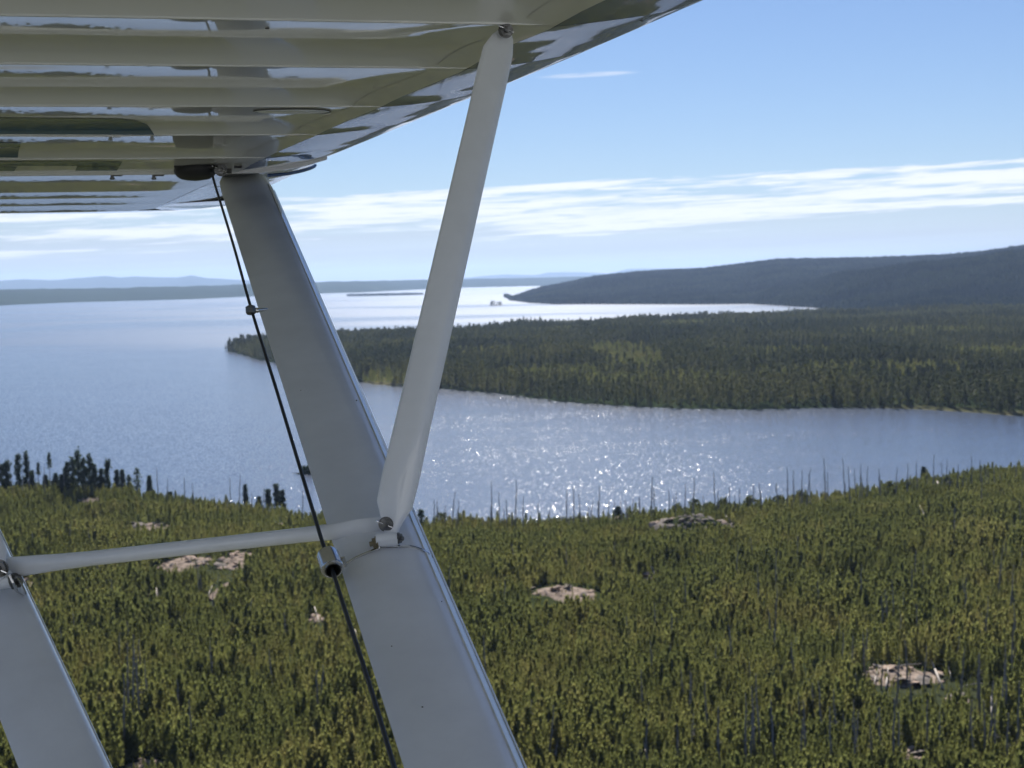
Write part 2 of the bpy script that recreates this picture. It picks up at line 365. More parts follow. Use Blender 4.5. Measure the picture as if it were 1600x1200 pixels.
D_rd_of = lambda b: np.interp(b, [bearing(785), bearing(900), bearing(1200), bearing(1600), bearing(3200)], [5600, 5700, 5300, 5000, 5000])
Zr = np.array([75 + D_rd_of(b) * (hor(x) - y) / FPX - 11 for b, x, y in zip(B_rd, hrd_x, hrd_y)])
def hill_xyz(b, t):
    ds = np.interp(b, B_sh, D_sh); dr = D_rd_of(b) * np.ones_like(ds); dr = np.maximum(dr, ds + 150)
    zr = np.interp(b, B_rd, Zr, left=0)
    d = ds + (dr - ds) * t
    x = d * np.sin(b); y = d * np.cos(b)
    up = np.clip(t, 0, 1)
    z = zr * (0.06 * sstep(0, 0.04, up) + 0.94 * up ** 1.25)
    z = np.where(t > 1, zr * (1 - 0.5 * sstep(1, 2, t)), z)
    z = z + (fbm(x / 520, y / 520, 4, 91) - 0.5) * 66 * np.clip(up * 3, 0, 1) * np.clip((1 - up) * 3, 0.18, 1) * np.clip(zr / 60, 0, 1)
    # a lower spur in front, rising to the right
    sp = np.interp(b, [bearing(1250), bearing(1350), bearing(1600), bearing(2000)], [0, 12, 42, 50])
    z = z + sp * np.exp(-((t - 0.36) / 0.16) ** 2)
    return x, y, np.where(t <= 0, -0.5 + 20 * t, z + 0.8)
bb = np.linspace(bearing(785), bearing(3200), 330); tt = np.concatenate([[-0.03], np.linspace(0, 1, 55), np.linspace(1.05, 2.0, 14)])
Bg, Tg = np.meshgrid(bb, tt); hx, hy, hz = hill_xyz(Bg, Tg)
vs = np.stack([hx.ravel(), hy.ravel(), hz.ravel()], 1); nb = len(bb)
a = (np.arange(len(tt) - 1)[:, None] * nb + np.arange(nb - 1)[None]).ravel()
me = mesh('wooded_hill', vs, np.stack([a, a + 1, a + 1 + nb, a + nb], 1), M['hillground'], True); me.attributes.new('open', 'FLOAT', 'POINT')
tag(link('wooded_hill', me), kind='structure')

def ridge_land(name, prof, D, depth, mat, jag, seed, foot=None, nb=500, rows=10, tree=3.0):
    """long land at distance D(px); prof: (px, ytop); foot: (px, yshore) or None"""
    px = np.linspace(prof[0][0], prof[-1][0], nb); yt = np.interp(px, [p[0] for p in prof], [p[1] for p in prof])
    vs = []
    for i, x in enumerate(px):
        b = bearing(x)
        d0 = 75 * FPX / (np.interp(x, [p[0] for p in foot], [p[1] for p in foot]) - hor(x)) if foot else D
        d1 = d0 + depth
        zt = 75 + d1 * (hor(x) - yt[i]) / FPX
        e = min(1, 8 * i / nb, 8 * (nb - 1 - i) / nb)
        for k in range(rows + 3):
            t = k / rows; d = d0 + depth * t; X_, Y_ = d * math.sin(b), d * math.cos(b)
            z = -0.8 if k == 0 else max(zt, 0.4) * (0.12 * min(1, 3 * t) + 0.88 * min(t, 1) ** 1.1) * (1 if t <= 1 else 0.8) * (e if foot else 1)
            if k: z += jag * (float(fbm(X_ / (jag * 18), Y_ / (jag * 18), 3, seed)) - 0.3) * (1 if t > 0.2 else .5) + tree * (float(vnoise(X_ / 26, Y_ / 26, seed + 3)))
            vs.append((X_, Y_, max(z, 0.3) if k else z))
    r = rows + 3; fs = [(i * r + k, (i + 1) * r + k, (i + 1) * r + k + 1, i * r + k + 1) for i in range(nb - 1) for k in range(r - 1)]
    m_ = mesh(name, vs, fs, mat, True); m_.attributes.new('open', 'FLOAT', 'POINT')
    return tag(link(name, m_), kind='structure')
ridge_land('far_shore', [(-1600, 482), (-800, 467), (0, 453), (200, 450), (330, 447), (430, 443), (560, 440), (700, 437), (830, 434.5), (1000, 431), (1400, 423), (2400, 404)], 0, 1800, M['farland'], 9, 3,
           foot=[(-1600, 520), (-800, 493), (0, 476), (100, 472), (300, 467), (480, 459), (560, 457), (700, 450), (830, 447), (1000, 443), (1400, 436), (2400, 417)], nb=700)
hills_obj = [
 [(-900, 470), (-400, 452), (-150, 441), (0, 439.5), (37, 437), (75, 438.5), (112, 436), (165, 432), (188, 434.5), (210, 432.5), (240, 433.5), (278, 434), (300, 431), (322, 434.5), (360, 437), (394, 439), (450, 441), (600, 442)],
]
ridge_land('distant_hills', hills_obj[0], 23000, 2600, M['farland'], 12, 11, nb=420, tree=0)
ridge_land('distant_hills', [(620, 441), (700, 436), (740, 433), (760, 431), (790, 429), (812, 429.5), (835, 430), (857, 426), (880, 425.5), (925, 426), (950, 428), (980, 420.5), (1040, 419.5), (1094, 419), (1130, 421), (1500, 420), (2600, 398)], 31000, 3000, M['farland'], 12, 12, nb=420, tree=0)

def islet(name, c, rx, ry, hgt, seed, mat, n=24):
    vs = [(c[0], c[1], hgt)]; fs = []
    for ring, (s, z) in enumerate([(0.55, hgt * 0.75), (0.9, hgt * 0.35), (1.0, 0.05), (1.08, -0.8)]):
        for k in range(n):
            a = 2 * math.pi * k / n; j = 1 + 0.25 * (float(vnoise(math.cos(a) * 2 + 9, math.sin(a) * 2 + 9, seed)) - 0.5)
            vs.append((c[0] + rx * s * j * math.cos(a), c[1] + ry * s * j * math.sin(a), z))
    for k in range(n):
        fs.append((0, 1 + k, 1 + (k + 1) % n))
        for r in range(3):
            o = 1 + r * n; fs.append((o + k, o + n + k, o + n + (k + 1) % n, o + (k + 1) % n))
    m_ = mesh(name, vs, fs, mat, True); m_.attributes.new('open', 'FLOAT', 'POINT')
    return tag(link(name, m_), kind='structure')
isl_long = G(600, 461.5)
islet('long_island', isl_long, 195, 190, 3, 1, M['hillground'], 40)
isl_small = G(775, 477)
islet('small_island', isl_small, 22, 22, 1.5, 2, M['rock_grey'])
isl_near = G(478, 740)
islet('small_islet', isl_near, 3.6, 3.0, 0.5, 3, M['ground'])

# ------------------------------------------------------------------ tree models
def crown_spikes(V, Fc, rnd, h, z0, rad, n, size, up, thin=0.0, lean=(0, 0)):
    """leaf-sized triangles spread through a conical crown"""
    for i in range(n):
        f = rnd.random() ** 0.8
        z = z0 + (h - z0) * f
        r = rad * (1 - f) ** 0.75 * (0.35 + 0.65 * rnd.random()) + 0.05
        if rnd.random() < thin: r *= 1.3
        a = rnd.random() * 6.283
        c = np.array([math.cos(a) * r + lean[0] * f, math.sin(a) * r + lean[1] * f, z])
        o = np.array([math.cos(a), math.sin(a), 0])
        tip = c + (o * (1 - up) + np.array([0, 0, up])) * size * (0.7 + 0.6 * rnd.random())
        s = np.cross(o, [0, 0, 1]) * size * 0.33; k = len(V)
        base = c - o * size * 0.25 - np.array([0, 0, size * 0.3])
        V += [base - s, base + s, tip, c + np.array([0, 0, size * 0.28]) - o * size * .1]
        Fc += [(k, k + 1, k + 2), (k, k + 3, k + 2)] if i % 2 else [(k, k + 1, k + 2)]
def cyl(V, Fc, p0, p1, r0, r1, n=5):
    p0 = np.array(p0, float); p1 = np.array(p1, float); d = p1 - p0; d /= np.linalg.norm(d)
    a = np.cross(d, [0, 0, 1.0] if abs(d[2]) < .9 else [1.0, 0, 0]); a /= np.linalg.norm(a); b = np.cross(d, a); k = len(V)
    for p, r in ((p0, r0), (p1, r1)):
        for i in range(n): V.append(p + r * (math.cos(6.2832 * i / n) * a + math.sin(6.2832 * i / n) * b))
    for i in range(n): Fc.append((k + i, k + (i + 1) % n, k + n + (i + 1) % n, k + n + i))
    Fc.append(tuple(k + n + i for i in range(n))); Fc.append(tuple(k + n - 1 - i for i in range(n)))
def young_mesh(i):
    rnd = random.Random(100 + i); V = []; Fc = []
    cyl(V, Fc, (0, 0, -0.3), (0, 0, 3.0), 0.06, 0.015, 4); nt_ = len(Fc)
    crown_spikes(V, Fc, rnd, 3.5 + 0.5 * rnd.random(), 0.25, 0.95 + 0.25 * rnd.random(), 165, 0.40, 0.78, 0.15, (rnd.uniform(-.2, .2), rnd.uniform(-.2, .2)))
    return mesh('young_pine', V, Fc, mats=[M['bark'], M['young']], fm=[0] * nt_ + [1] * (len(Fc) - nt_))
YOUNG = [young_mesh(i) for i in range(5)]
def spruce_mesh(i, n=84):
    rnd = random.Random(200 + i); V = []; Fc = []; h = 12 + 2 * rnd.random()
    cyl(V, Fc, (0, 0, -0.5), (0, 0, h * 0.9), 0.16, 0.03, 4); nt_ = len(Fc)
    crown_spikes(V, Fc, rnd, h, (1.2, 2.5, 0.8, 4)[i % 4], (2.2, 1.8, 2.5, 2.6)[i % 4], n, 1.5, 0.35, 0.2)
    return mesh('spruce_tree', V, Fc, mats=[M['bark'], M['spruce']], fm=[0] * nt_ + [1] * (len(Fc) - nt_))
SPR = [spruce_mesh(i) for i in range(5)]
def clump_mesh(i):
    rnd = random.Random(300 + i); V = []; Fc = []
    for k in range(7):
        x, y, h, r = rnd.uniform(-9, 9), rnd.uniform(-9, 9), rnd.uniform(9, 15), rnd.uniform(2.0, 3.4)
        b = len(V); m = 5; ph = rnd.random()
        for (s, z) in ((1.0, 0.0), (0.75, h * 0.45)):
            for q in range(m):
                a = 6.283 * (q + ph) / m; j = rnd.uniform(0.7, 1.25); V.append((x + r * s * j * math.cos(a), y + r * s * j * math.sin(a), z + rnd.uniform(-.5, .8)))
        V.append((x, y, h))
        for q in range(m):
            q2 = (q + 1) % m; Fc += [(b + q, b + q2, b + m + q2), (b + q, b + m + q2, b + m + q), (b + m + q, b + m + q2, b + 2 * m)]
    return mesh('tree_clump', V, Fc, M['hillforest'])
CLUMP = [clump_mesh(i) for i in range(4)]

def scatter(name, protos, P, rot, scl):
    """uncountable growth: one object, geometry-node instances on its own points"""
    pc = bpy.data.collections.new(name + '_kinds')
    for i, me_ in enumerate(protos):
        o = bpy.data.objects.new('%s_kind_%d' % (name, i), me_); pc.objects.link(o)
    pm = bpy.data.meshes.new(name); pm.vertices.add(len(P)); pm.vertices.foreach_set('co', np.asarray(P, np.float32).ravel())
    for nm, ar, ty in (('rz', rot, 'FLOAT'), ('sc', scl, 'FLOAT')):
        pm.attributes.new(nm, ty, 'POINT').data.foreach_set('value', np.asarray(ar, np.float32))
    pm.attributes.new('ki', 'INT', 'POINT').data.foreach_set('value', rng.integers(0, len(protos), len(P)).astype(np.int32))
    for me_ in protos:
        for m_ in me_.materials:
            if m_.name not in [q.name for q in pm.materials]: pm.materials.append(m_)
    o = link(name, pm); g = bpy.data.node_groups.new(name, 'GeometryNodeTree')
    g.interface.new_socket('Geometry', in_out='INPUT', socket_type='NodeSocketGeometry'); g.interface.new_socket('Geometry', in_out='OUTPUT', socket_type='NodeSocketGeometry')
    gi = g.nodes.new('NodeGroupInput'); go = g.nodes.new('NodeGroupOutput')
    ci = g.nodes.new('GeometryNodeCollectionInfo'); ci.inputs['Collection'].default_value = pc
    ci.inputs['Separate Children'].default_value = True; ci.inputs['Reset Children'].default_value = True
    ip = g.nodes.new('GeometryNodeInstanceOnPoints'); ip.inputs['Pick Instance'].default_value = True
    def na(nm, ty):
        n = g.nodes.new('GeometryNodeInputNamedAttribute'); n.data_type = ty; n.inputs['Name'].default_value = nm; return n.outputs['Attribute']
    cr = g.nodes.new('ShaderNodeCombineXYZ'); g.links.new(na('rz', 'FLOAT'), cr.inputs[2])
    g.links.new(gi.outputs[0], ip.inputs['Points']); g.links.new(ci.outputs[0], ip.inputs['Instance'])
    g.links.new(na('ki', 'INT'), ip.inputs['Instance Index']); g.links.new(cr.outputs[0], ip.inputs['Rotation']); g.links.new(na('sc', 'FLOAT'), ip.inputs['Scale'])
    g.links.new(ip.outputs[0], go.inputs[0]); md = o.modifiers.new('grow', 'NODES'); md.node_group = g
    o['kind'] = 'stuff'; return o

# ---- young pines of the clearing
sp_ = 1.48
gx, gy = np.meshgrid(np.arange(-260, 300, sp_), np.arange(100, 640, sp_))
gx = (gx + rng.uniform(-.75, .75, gx.shape) * sp_).ravel(); gy = (gy + rng.uniform(-.75, .75, gy.shape) * sp_).ravel()
m_ = np.abs(gx - 0.02 * gy) < gy * 0.36 + 22
gx, gy = gx[m_], gy[m_]; sd, gz = near_h(gx, gy)
dens = fbm(gx / 16, gy / 16, 3, 51)
oc_ = outcrop_clear(gx, gy); rk_ = np.zeros(len(gx), bool); mo_ = np.zeros(len(gx), bool)
for (ox, oy, a, b_, h_, k) in outw:
    e_ = ((gx - ox) / a) ** 2 + ((gy - oy) / b_) ** 2 < .95
    rk_ |= e_
    if k == 'mound': mo_ |= e_
m_ = (sd > 3.0) & ~mo_ & ~(rk_ & (rng.random(len(gx)) < .62)) & (rng.random(len(gx)) < np.clip(0.35 + (dens - 0.28) * 5.0, 0.55, 1)) & (rng.random(len(gx)) < sstep(0, 14, sd) * 0.5 + 0.5)
gx, gy, gz, sd, dens, oc_ = gx[m_], gy[m_], gz[m_], sd[m_], dens[m_], oc_[m_]
sc_ = (0.34 + 1.05 * fbm(gx / 13, gy / 13, 3, 61) + rng.normal(0, 0.17, len(gx))) * (0.62 + 0.38 * sstep(0, 110, sd))
sc_ = np.clip(sc_ * 1.12 + np.where(rng.random(len(gx)) < .05, .45, 0), 0.35, 1.9)
LOGPX = [(1462, 1060), (1386, 1068), (1443, 815), (1467, 770), (187, 990), (246, 955), (282, 978), (158, 976), (358, 987), (496, 977), (1021, 904), (1549, 1128), (1135, 814), (870, 1184), (1009, 1188), (328, 934), (242, 953), (558, 1006), (1520, 1077)]
def low_front(x, y):
    c = np.ones(np.shape(x))
    for q in LOGPX:
        p = G(q[0], q[1], 4.0); c = np.where((np.abs(x - p[0]) < 1.9) & (y < p[1] + 2) & (y > p[1] - 11), 0.36, c)
    for (ox, oy, a, b_, h_, k) in outw:
        c = np.where((np.abs(x - ox) < a * 1.1) & (y < oy) & (y > oy - b_ - 16), 0.42, c)
    return c
sc_ = np.where(oc_, np.minimum(sc_ * .5, rng.uniform(.16, .42, len(gx))), sc_ * low_front(gx, gy))
# the 300 that show largest: near the bottom of the picture
dist = np.hypot(gx, gy)
vis = (np.abs(gx / gy - 0.0) < 0.325) & (gy > 232)
score = np.where(vis, sc_ / gy, -1); big = np.argsort(-score)[:300]
ismass = np.ones(len(gx), bool); ismass[big] = False
tag(scatter('young_pine_thicket', YOUNG, np.stack([gx, gy, gz], 1)[ismass], rng.uniform(0, 6.28, ismass.sum()), sc_[ismass]), 'dense thicket of yellow green young pines covering the clearing')
for k, i in enumerate(big):
    o = bpy.data.objects.new('young_pine', YOUNG[k % 5]); COL.objects.link(o)
    o.location = (gx[i], gy[i], gz[i]); o.rotation_euler[2] = rng.uniform(0, 6.28); o.scale = (sc_[i],) * 3
    tag(o, 'yellow green young pine standing in the nearest part of the clearing', 'young pine', 'nearest young pines in the clearing')

# ---- forest on the peninsula
sp_ = 5.6
gx, gy = np.meshgrid(np.arange(-400, 1500, sp_), np.arange(700, 2900, sp_))
gx = (gx + rng.uniform(-.6, .6, gx.shape) * sp_).ravel(); gy = (gy + rng.uniform(-.6, .6, gy.shape) * sp_).ravel()
m_ = (gx < gy * 0.36 + 60); gx, gy = gx[m_], gy[m_]
sd, gz = pen_h(gx, gy); op = pen_open(gx, gy)
m_ = (sd > 1.5) & (rng.random(len(gx)) > op * 0.93) & (rng.random(len(gx)) < 0.5 + 1.1 * fbm(gx / 60, gy / 60, 3, 81))
gx, gy, gz, sd = gx[m_], gy[m_], gz[m_], sd[m_]
sc_ = np.clip(0.45 + 0.85 * fbm(gx / 90, gy / 90, 3, 83) + rng.normal(0, 0.15, len(gx)), 0.4, 1.45) * (0.8 + 0.2 * sstep(0, 20, sd))
vis = (gx / gy < 0.325) & (sd < 14)
score = np.where(vis, sc_ / gy * (1.2 - sd / 40), -1); big = np.argsort(-score)[:290]
ismass = np.ones(len(gx), bool); ismass[big] = False
tag(scatter('conifer_forest', SPR, np.stack([gx, gy, gz], 1)[ismass], rng.uniform(0, 6.28, ismass.sum()), sc_[ismass]), 'dark conifer forest covering the peninsula across the bay')
ax_, ay_ = np.meshgrid(np.arange(-300, 1100, 5.0), np.arange(850, 2600, 5.0)); ax_ = (ax_ + rng.uniform(-2.5, 2.5, ax_.shape)).ravel(); ay_ = (ay_ + rng.uniform(-2.5, 2.5, ay_.shape)).ravel()
mm = meadow(ax_, ay_); s2, az_ = pen_h(ax_, ay_); m_ = (mm > .15) & (rng.random(len(ax_)) < mm * .9) & (s2 > 6)
tag(scatter('young_stand', YOUNG, np.stack([ax_, ay_, az_], 1)[m_], rng.uniform(0, 6.28, m_.sum()), rng.uniform(1.2, 2.4, m_.sum())), 'lighter green stands of younger trees among the dark peninsula forest')
for k, i in enumerate(big):
    o = bpy.data.objects.new('spruce_tree', SPR[k % 5]); COL.objects.link(o)
    o.location = (gx[i], gy[i], gz[i]); o.rotation_euler[2] = rng.uniform(0, 6.28); o.scale = (sc_[i],) * 3
    tag(o, 'dark spruce at the front edge of the forest along the peninsula waterline', 'spruce', 'spruces along the near shore of the peninsula')

# ---- forest on the hill, the islands
n = 26000
b = rng.uniform(bearing(786), bearing(1950), n); t = rng.random(n) ** 0.85 * 1.06
hx, hy, hz = hill_xyz(b, np.maximum(t, 0.004)); m_ = hz > 0.5
P = np.stack([hx, hy, hz - 1.0], 1)[m_]
# a dense row on the skyline
b = rng.uniform(bearing(800), bearing(1700), 3500); x2, y2, z2 = hill_xyz(b, np.full(3500, 1.0) + rng.uniform(-.03, .02, 3500))
b = rng.uniform(bearing(790), bearing(1700), 2600); x3, y3, z3 = hill_xyz(b, rng.uniform(.002, .02, 2600))
P = np.concatenate([P, np.stack([x2, y2, z2 - 3.0], 1), np.stack([x3, y3, np.full(2600, 0.2)], 1)]); s = rng.uniform(0.65, 1.1, len(P))
tag(scatter('hillside_forest', CLUMP, P, rng.uniform(0, 6.28, len(P)), s), 'blue green forest covering the long hill on the right')
a = rng.uniform(0, 6.283, 420); r = np.sqrt(rng.random(420)) * 0.97
P = np.stack([isl_long[0] + 195 * r * np.cos(a), isl_long[1] + 190 * r * np.sin(a), np.full(420, 0.8)], 1)
tag(scatter('island_forest', CLUMP, P, a, rng.uniform(.5, .85, 420)), 'thin line of forest on the long low island')
for k in range(11):
    a = rng.uniform(0, 6.283); r = math.sqrt(rng.random()) * 17
    o = bpy.data.objects.new('island_tree', SPR[k % 5]); COL.objects.link(o); o.location = (isl_small[0] + r * math.cos(a), isl_small[1] + r * math.sin(a), 0.8)
    s = rng.uniform(0.6, 1.0); o.scale = (s * 1.8, s * 1.8, s)
    tag(o, 'small dark tree on the tiny island off the hill point', 'tree', 'trees on the tiny far island')

# ------------------------------------------------------------------ tall live trees, snags, logs, rocks
def tree_thing(label, group, loc, h, rad, style, seed, name='pine_tree', cat='pine tree'):
    rnd = random.Random(seed); V = []; Fc = []
    root = link(name, None); root.location = loc; tag(root, label, cat, group)
    cyl(V, Fc, (0, 0, -0.6), (0, 0, h * 0.93), 0.2, 0.04, 6)
    for k in range(6):
        z = h * rnd.uniform(.2, .85); a = rnd.random() * 6.28; l = rad * .7
        cyl(V, Fc, (0, 0, z), (math.cos(a) * l, math.sin(a) * l, z + l * .3), 0.05, 0.015, 4)
    link('trunk', mesh('trunk', V, Fc, M['bark']), root)
    V = []; Fc = []
    if style == 'cone': crown_spikes(V, Fc, rnd, h, h * 0.04, rad * 1.25, 420, 1.0, 0.3, 0.3)
    elif style == 'tuft':                                   # bare stem with a clump at the top
        crown_spikes(V, Fc, rnd, h, h * 0.62, rad * 0.9, 110, 0.9, 0.4, 0.3)
    elif style == 'bush':
        for i in range(200):
            a = rnd.random() * 6.28; q = rnd.random(); rr = rad * math.sqrt(rnd.random()) * (math.sin(math.pi * (0.15 + 0.8 * q)))
            c = np.array([math.cos(a) * rr, math.sin(a) * rr, h * (0.06 + 0.9 * q)]); k = len(V); s_ = 0.7
            for _ in range(3): V.append(c + np.array([rnd.uniform(-s_, s_) for _ in range(3)]))
            Fc.append((k, k + 1, k + 2))
    else:                                                    # irregular old pine: clumps up the stem
        for q in range(13):
            z = h * (0.24 + 0.72 * q / 12); a = rnd.random() * 6.28; r0 = rad * (0.75 if q < 9 else 0.3) * rnd.uniform(.3, 1.1)
            cx_, cy_ = math.cos(a) * r0, math.sin(a) * r0
            for i in range(44):
                c = np.array([cx_ + rnd.gauss(0, rad * .33), cy_ + rnd.gauss(0, rad * .33), z + rnd.gauss(0, h * .04)]); k = len(V); s_ = 0.65
                for _ in range(3): V.append(c + np.array([rnd.uniform(-s_, s_) for _ in range(3)]))
                Fc.append((k, k + 1, k + 2))
    link('crown', mesh('crown', V, Fc, M['bush'] if cat == 'bush' else M['dark']), root)
    return root
def ground_at(px, py):
    z = 4.0
    for _ in range(6):
        p = G(px, py, z); z = 0.5 * z + 0.5 * float(near_h(np.array([p[0]]), np.array([p[1]]))[1][0])
    return np.array([p[0], p[1], float(near_h(np.array([p[0]]), np.array([p[1]]))[1][0])])
tall = [  # px, top y, base y, radius m, style, label
 (4, 728, 772, 1.6, 'old', 'ragged dark pine cut by the left edge of the photo, on the knoll'),
 (13, 722, 772, 1.9, 'old', 'wide ragged pine, second from the left edge on the knoll'),
 (30, 712, 772, 1.5, 'old', 'dark slim pine third from the left edge, on the knoll'),
 (43, 711, 771, 1.6, 'old', 'dark slim pine with leaning top, left of the bare tuft topped stem'),
 (51, 738, 770, 1.0, 'cone', 'small slim spruce close right of the leaning top pine'),
 (61, 726, 770, 1.1, 'tuft', 'thin stemmed pine with a sparse small top, left of the tuft topped stem'),
 (79, 710, 770, 1.2, 'tuft', 'tall bare stem with a single tuft of needles at its top'),
 (72, 745, 772, 1.5, 'cone', 'low bushy spruce at the foot of the tuft topped stem'),
 (88, 742, 772, 1.6, 'cone', 'low bushy spruce in the gap between the tuft topped stem and the tall cluster'),
 (97, 744, 773, 1.7, 'cone', 'low bushy spruce at the left foot of the tall dark cluster'),
 (106, 724, 772, 1.7, 'old', 'dark ragged pine, leftmost of the tall cluster on the knoll'),
 (115, 718, 772, 1.5, 'old', 'dark broad pine inside the left half of the tall cluster'),
 (123, 707, 773, 2.0, 'old', 'tallest dark pine of the cluster on the knoll'),
 (132, 720, 773, 1.6, 'old', 'broad dark pine just right of the tallest one'),
 (141, 713, 773, 1.9, 'old', 'second tallest dark pine of the cluster on the knoll'),
 (149, 728, 773, 1.8, 'cone', 'dark conical spruce right of the second tallest pine'),
 (159, 735, 772, 1.7, 'cone', 'shorter dark spruce at the right flank of the tall cluster'),
 (169, 722, 771, 1.5, 'old', 'ragged forked pine at the right end of the tall cluster'),
 (183, 735, 764, 1.5, 'cone', 'conical spruce just right of the tall cluster'),
 (192, 734, 765, 1.4, 'cone', 'slim pointed spruce between the tall cluster and the round tree'),
 (202, 742, 765, 1.4, 'bush', 'small rounded tree close left of the big round tree'),
 (215, 731, 767, 2.5, 'bush', 'big dark round crowned tree near the right end of the knoll'),
 (234, 744, 769, 1.2, 'cone', 'small pointed spruce, last to the right on the knoll'),
 (266, 768, 778, .9, 'cone', 'tiny spruce alone on the slope right of the knoll'),
 (384, 757, 788, 0.9, 'cone', 'slim dark conifer alone on the shore left of the rope'),
 (405, 775, 792, 1.0, 'cone', 'short conifer between the lone slim one and the pair by the rope'),
 (420, 765, 793, 1.2, 'old', 'dark conifer left of the pair beside the big strut'),
 (433, 757, 794, 1.3, 'old', 'taller of two dark conifers just left of the rope'),
 (442, 767, 795, 1.3, 'old', 'shorter of two dark conifers just left of the rope'),
 (1443, 726, 752, 1.5, 'cone', 'small dark conifer standing alone on the right hand shore'),
 (658, 796, 822, 1.7, 'bush', 'round dark bush on the shore just right of the big strut'),
 (966, 792, 812, 1.3, 'bush', 'small dark tree behind the pale boulder on the shore'),
]
for i, (px, yt, yb, rad, st, lab) in enumerate(tall):
    p = ground_at(px, yb + 2); h = (yb + 4 - yt) * p[1] / FPX
    tree_thing(lab, 'live conifers along the near shore', p, h, rad * 0.7, st, 400 + i)
# deciduous bushes along the shore edge
bush_px = [(690, 812, 'pale bush on the shore, first group right of the big strut'), (1060, 800, 'yellow green bush at the left end of the willow row behind the stone mound'), (1085, 795, 'yellow green bush in the middle of the willow row behind the stone mound'),
           (1108, 794, 'yellow green bush behind the right part of the stone mound'), (1130, 797, 'yellow green bush at the right end of the willow row behind the stone mound'),
           (1172, 796, 'grey green bush alone on the shore right of the stone mound'), (1215, 789, 'pale round bush near the dead trunks right of the mound'), (1250, 783, 'pale bush below the leaning dead trunks'),
           (1390, 772, 'yellow green bush, brightest on the rising right shore'), (1420, 768, 'olive bush left of the lone dark conifer'), (1480, 762, 'olive bush right of the lone dark conifer')]
for i, (px, yb, lab) in enumerate(bush_px):
    p = ground_at(px, yb + 4); tree_thing(lab, 'bushes along the near shore', p, 3.8 + (i % 3) * .6, 2.8, 'bush', 500 + i, 'bush', 'bush')
# the near islet: low shrubs and a drowned trunk
for i, (dx, dy, h, r, lab) in enumerate([(1.6, 0, 3.6, 1.9, 'dark shrub on the right side of the tiny islet beside the big strut'), (-0.6, .3, 2.6, 1.5, 'lower dark shrub on the left side of the tiny islet by the rope')]):
    tree_thing(lab, 'shrubs on the tiny near islet', (isl_near[0] + dx, isl_near[1] + dy, 0.3), h, r, 'bush', 520 + i, 'shrub', 'shrub')

def snag_mesh(i):
    rnd = random.Random(600 + i); V = []; Fc = []; h = 10.0; x = y = 0; n = 5; pts = []
    for k in range(n + 1):
        pts.append((x, y, h * k / n - (0.5 if k == 0 else 0))); x += rnd.uniform(-.2, .2); y += rnd.uniform(-.2, .2)
    for k in range(n): cyl(V, Fc, pts[k], pts[k + 1], 0.17 * (1 - .8 * k / n) + .03, 0.17 * (1 - .8 * (k + 1) / n) + .03, 5)
    for k in range((8, 18, 28, 12, 22, 6)[i % 6]):
        q = rnd.uniform(1.5, n - .1); j = int(q); f = q - j; p = np.array(pts[j]) * (1 - f) + np.array(pts[j + 1]) * f; a = rnd.random() * 6.28; l = rnd.uniform(.3, 1.1) * (1.25 - q / n)
        cyl(V, Fc, p, p + np.array([math.cos(a) * l, math.sin(a) * l, rnd.uniform(-.3, .3)]), .05, .02, 3)
    return mesh('dead_trunk', V, Fc, M['snag'])
SNAG = [snag_mesh(i) for i in range(6)]
def snag(p, h, lean, k, label, group):
    o = bpy.data.objects.new('dead_tree', SNAG[k % 6]); COL.objects.link(o); o.location = p
    s = h / 10; o.scale = (0.75 + .3 * s, 0.75 + .3 * s, s); o.rotation_euler = (rng.normal(0, .015), lean, rng.uniform(0, 6.28) if abs(lean) < .05 else 0)
    return tag(o, label, 'dead tree', group)
_r2 = random.Random(9)
sky_snags = [(248, 726, 770, 0), (262, 738, 774, 0), (290, 745, 782, 0), (303, 741, 784, .02), (362, 742, 786, 0), (374, 737, 788, -.03), (394, 758, 790, 0), (412, 752, 792, 0), (472, 762, 800, .1), (355, 768, 788, 0), (20, 735, 770, 0), (36, 720, 770, 0), (47, 712, 770, .03), (69, 712, 770, 0), (101, 720, 770, -.02), (57, 735, 770, 0),
  (684, 785, 815, 0), (696, 790, 816, 0), (706, 757, 815, .07), (722, 795, 815, 0), (768, 752, 816, .01), (780, 758, 816, 0), (792, 782, 817, 0), (806, 748, 817, 0), (817, 756, 817, 0), (842, 778, 817, 0), (860, 790, 817, 0), (886, 750, 817, -.03), (897, 758, 815, .03), (908, 770, 815, 0), (936, 758, 812, 0), (950, 775, 812, 0), (978, 768, 810, 0), (987, 762, 810, -.03), (999, 766, 808, 0), (1018, 742, 806, 0), (1022, 762, 806, 0), (1048, 748, 802, -.05), (1055, 770, 802, 0), (1071, 750, 800, 0), (1084, 741, 798, 0), (1100, 768, 798, 0), (1118, 732, 796, 0), (1122, 752, 796, .03), (1150, 765, 794, 0), (1190, 752, 788, 0),
  (1217, 747, 784, -.16), (1231, 711, 782, -.04), (1241, 736, 780, -.05), (1253, 715, 780, 0), (1259, 728, 779, .1), (1268, 732, 778, -.09), (1290, 712, 776, 0), (1293, 728, 776, .02), (1321, 702, 772, -.02), (1328, 722, 772, 0), (1337, 731, 770, 0), (1347, 713, 770, -.02), (1357, 733, 769, -.28), (1375, 731, 768, 0), (1400, 728, 765, 0), (1417, 722, 764, 0), (1434, 722, 760, 0), (1458, 702, 758, .05), (1472, 714, 757, -.04), (1484, 722, 756, 0), (1496, 716, 756, 0), (1505, 730, 756, 0), (1519, 714, 755, .02), (1533, 705, 755, -.03), (1545, 728, 754, 0), (1556, 718, 754, -.08), (1564, 728, 754, -.05), (1586, 712, 754, 0), (1597, 722, 754, 0)]
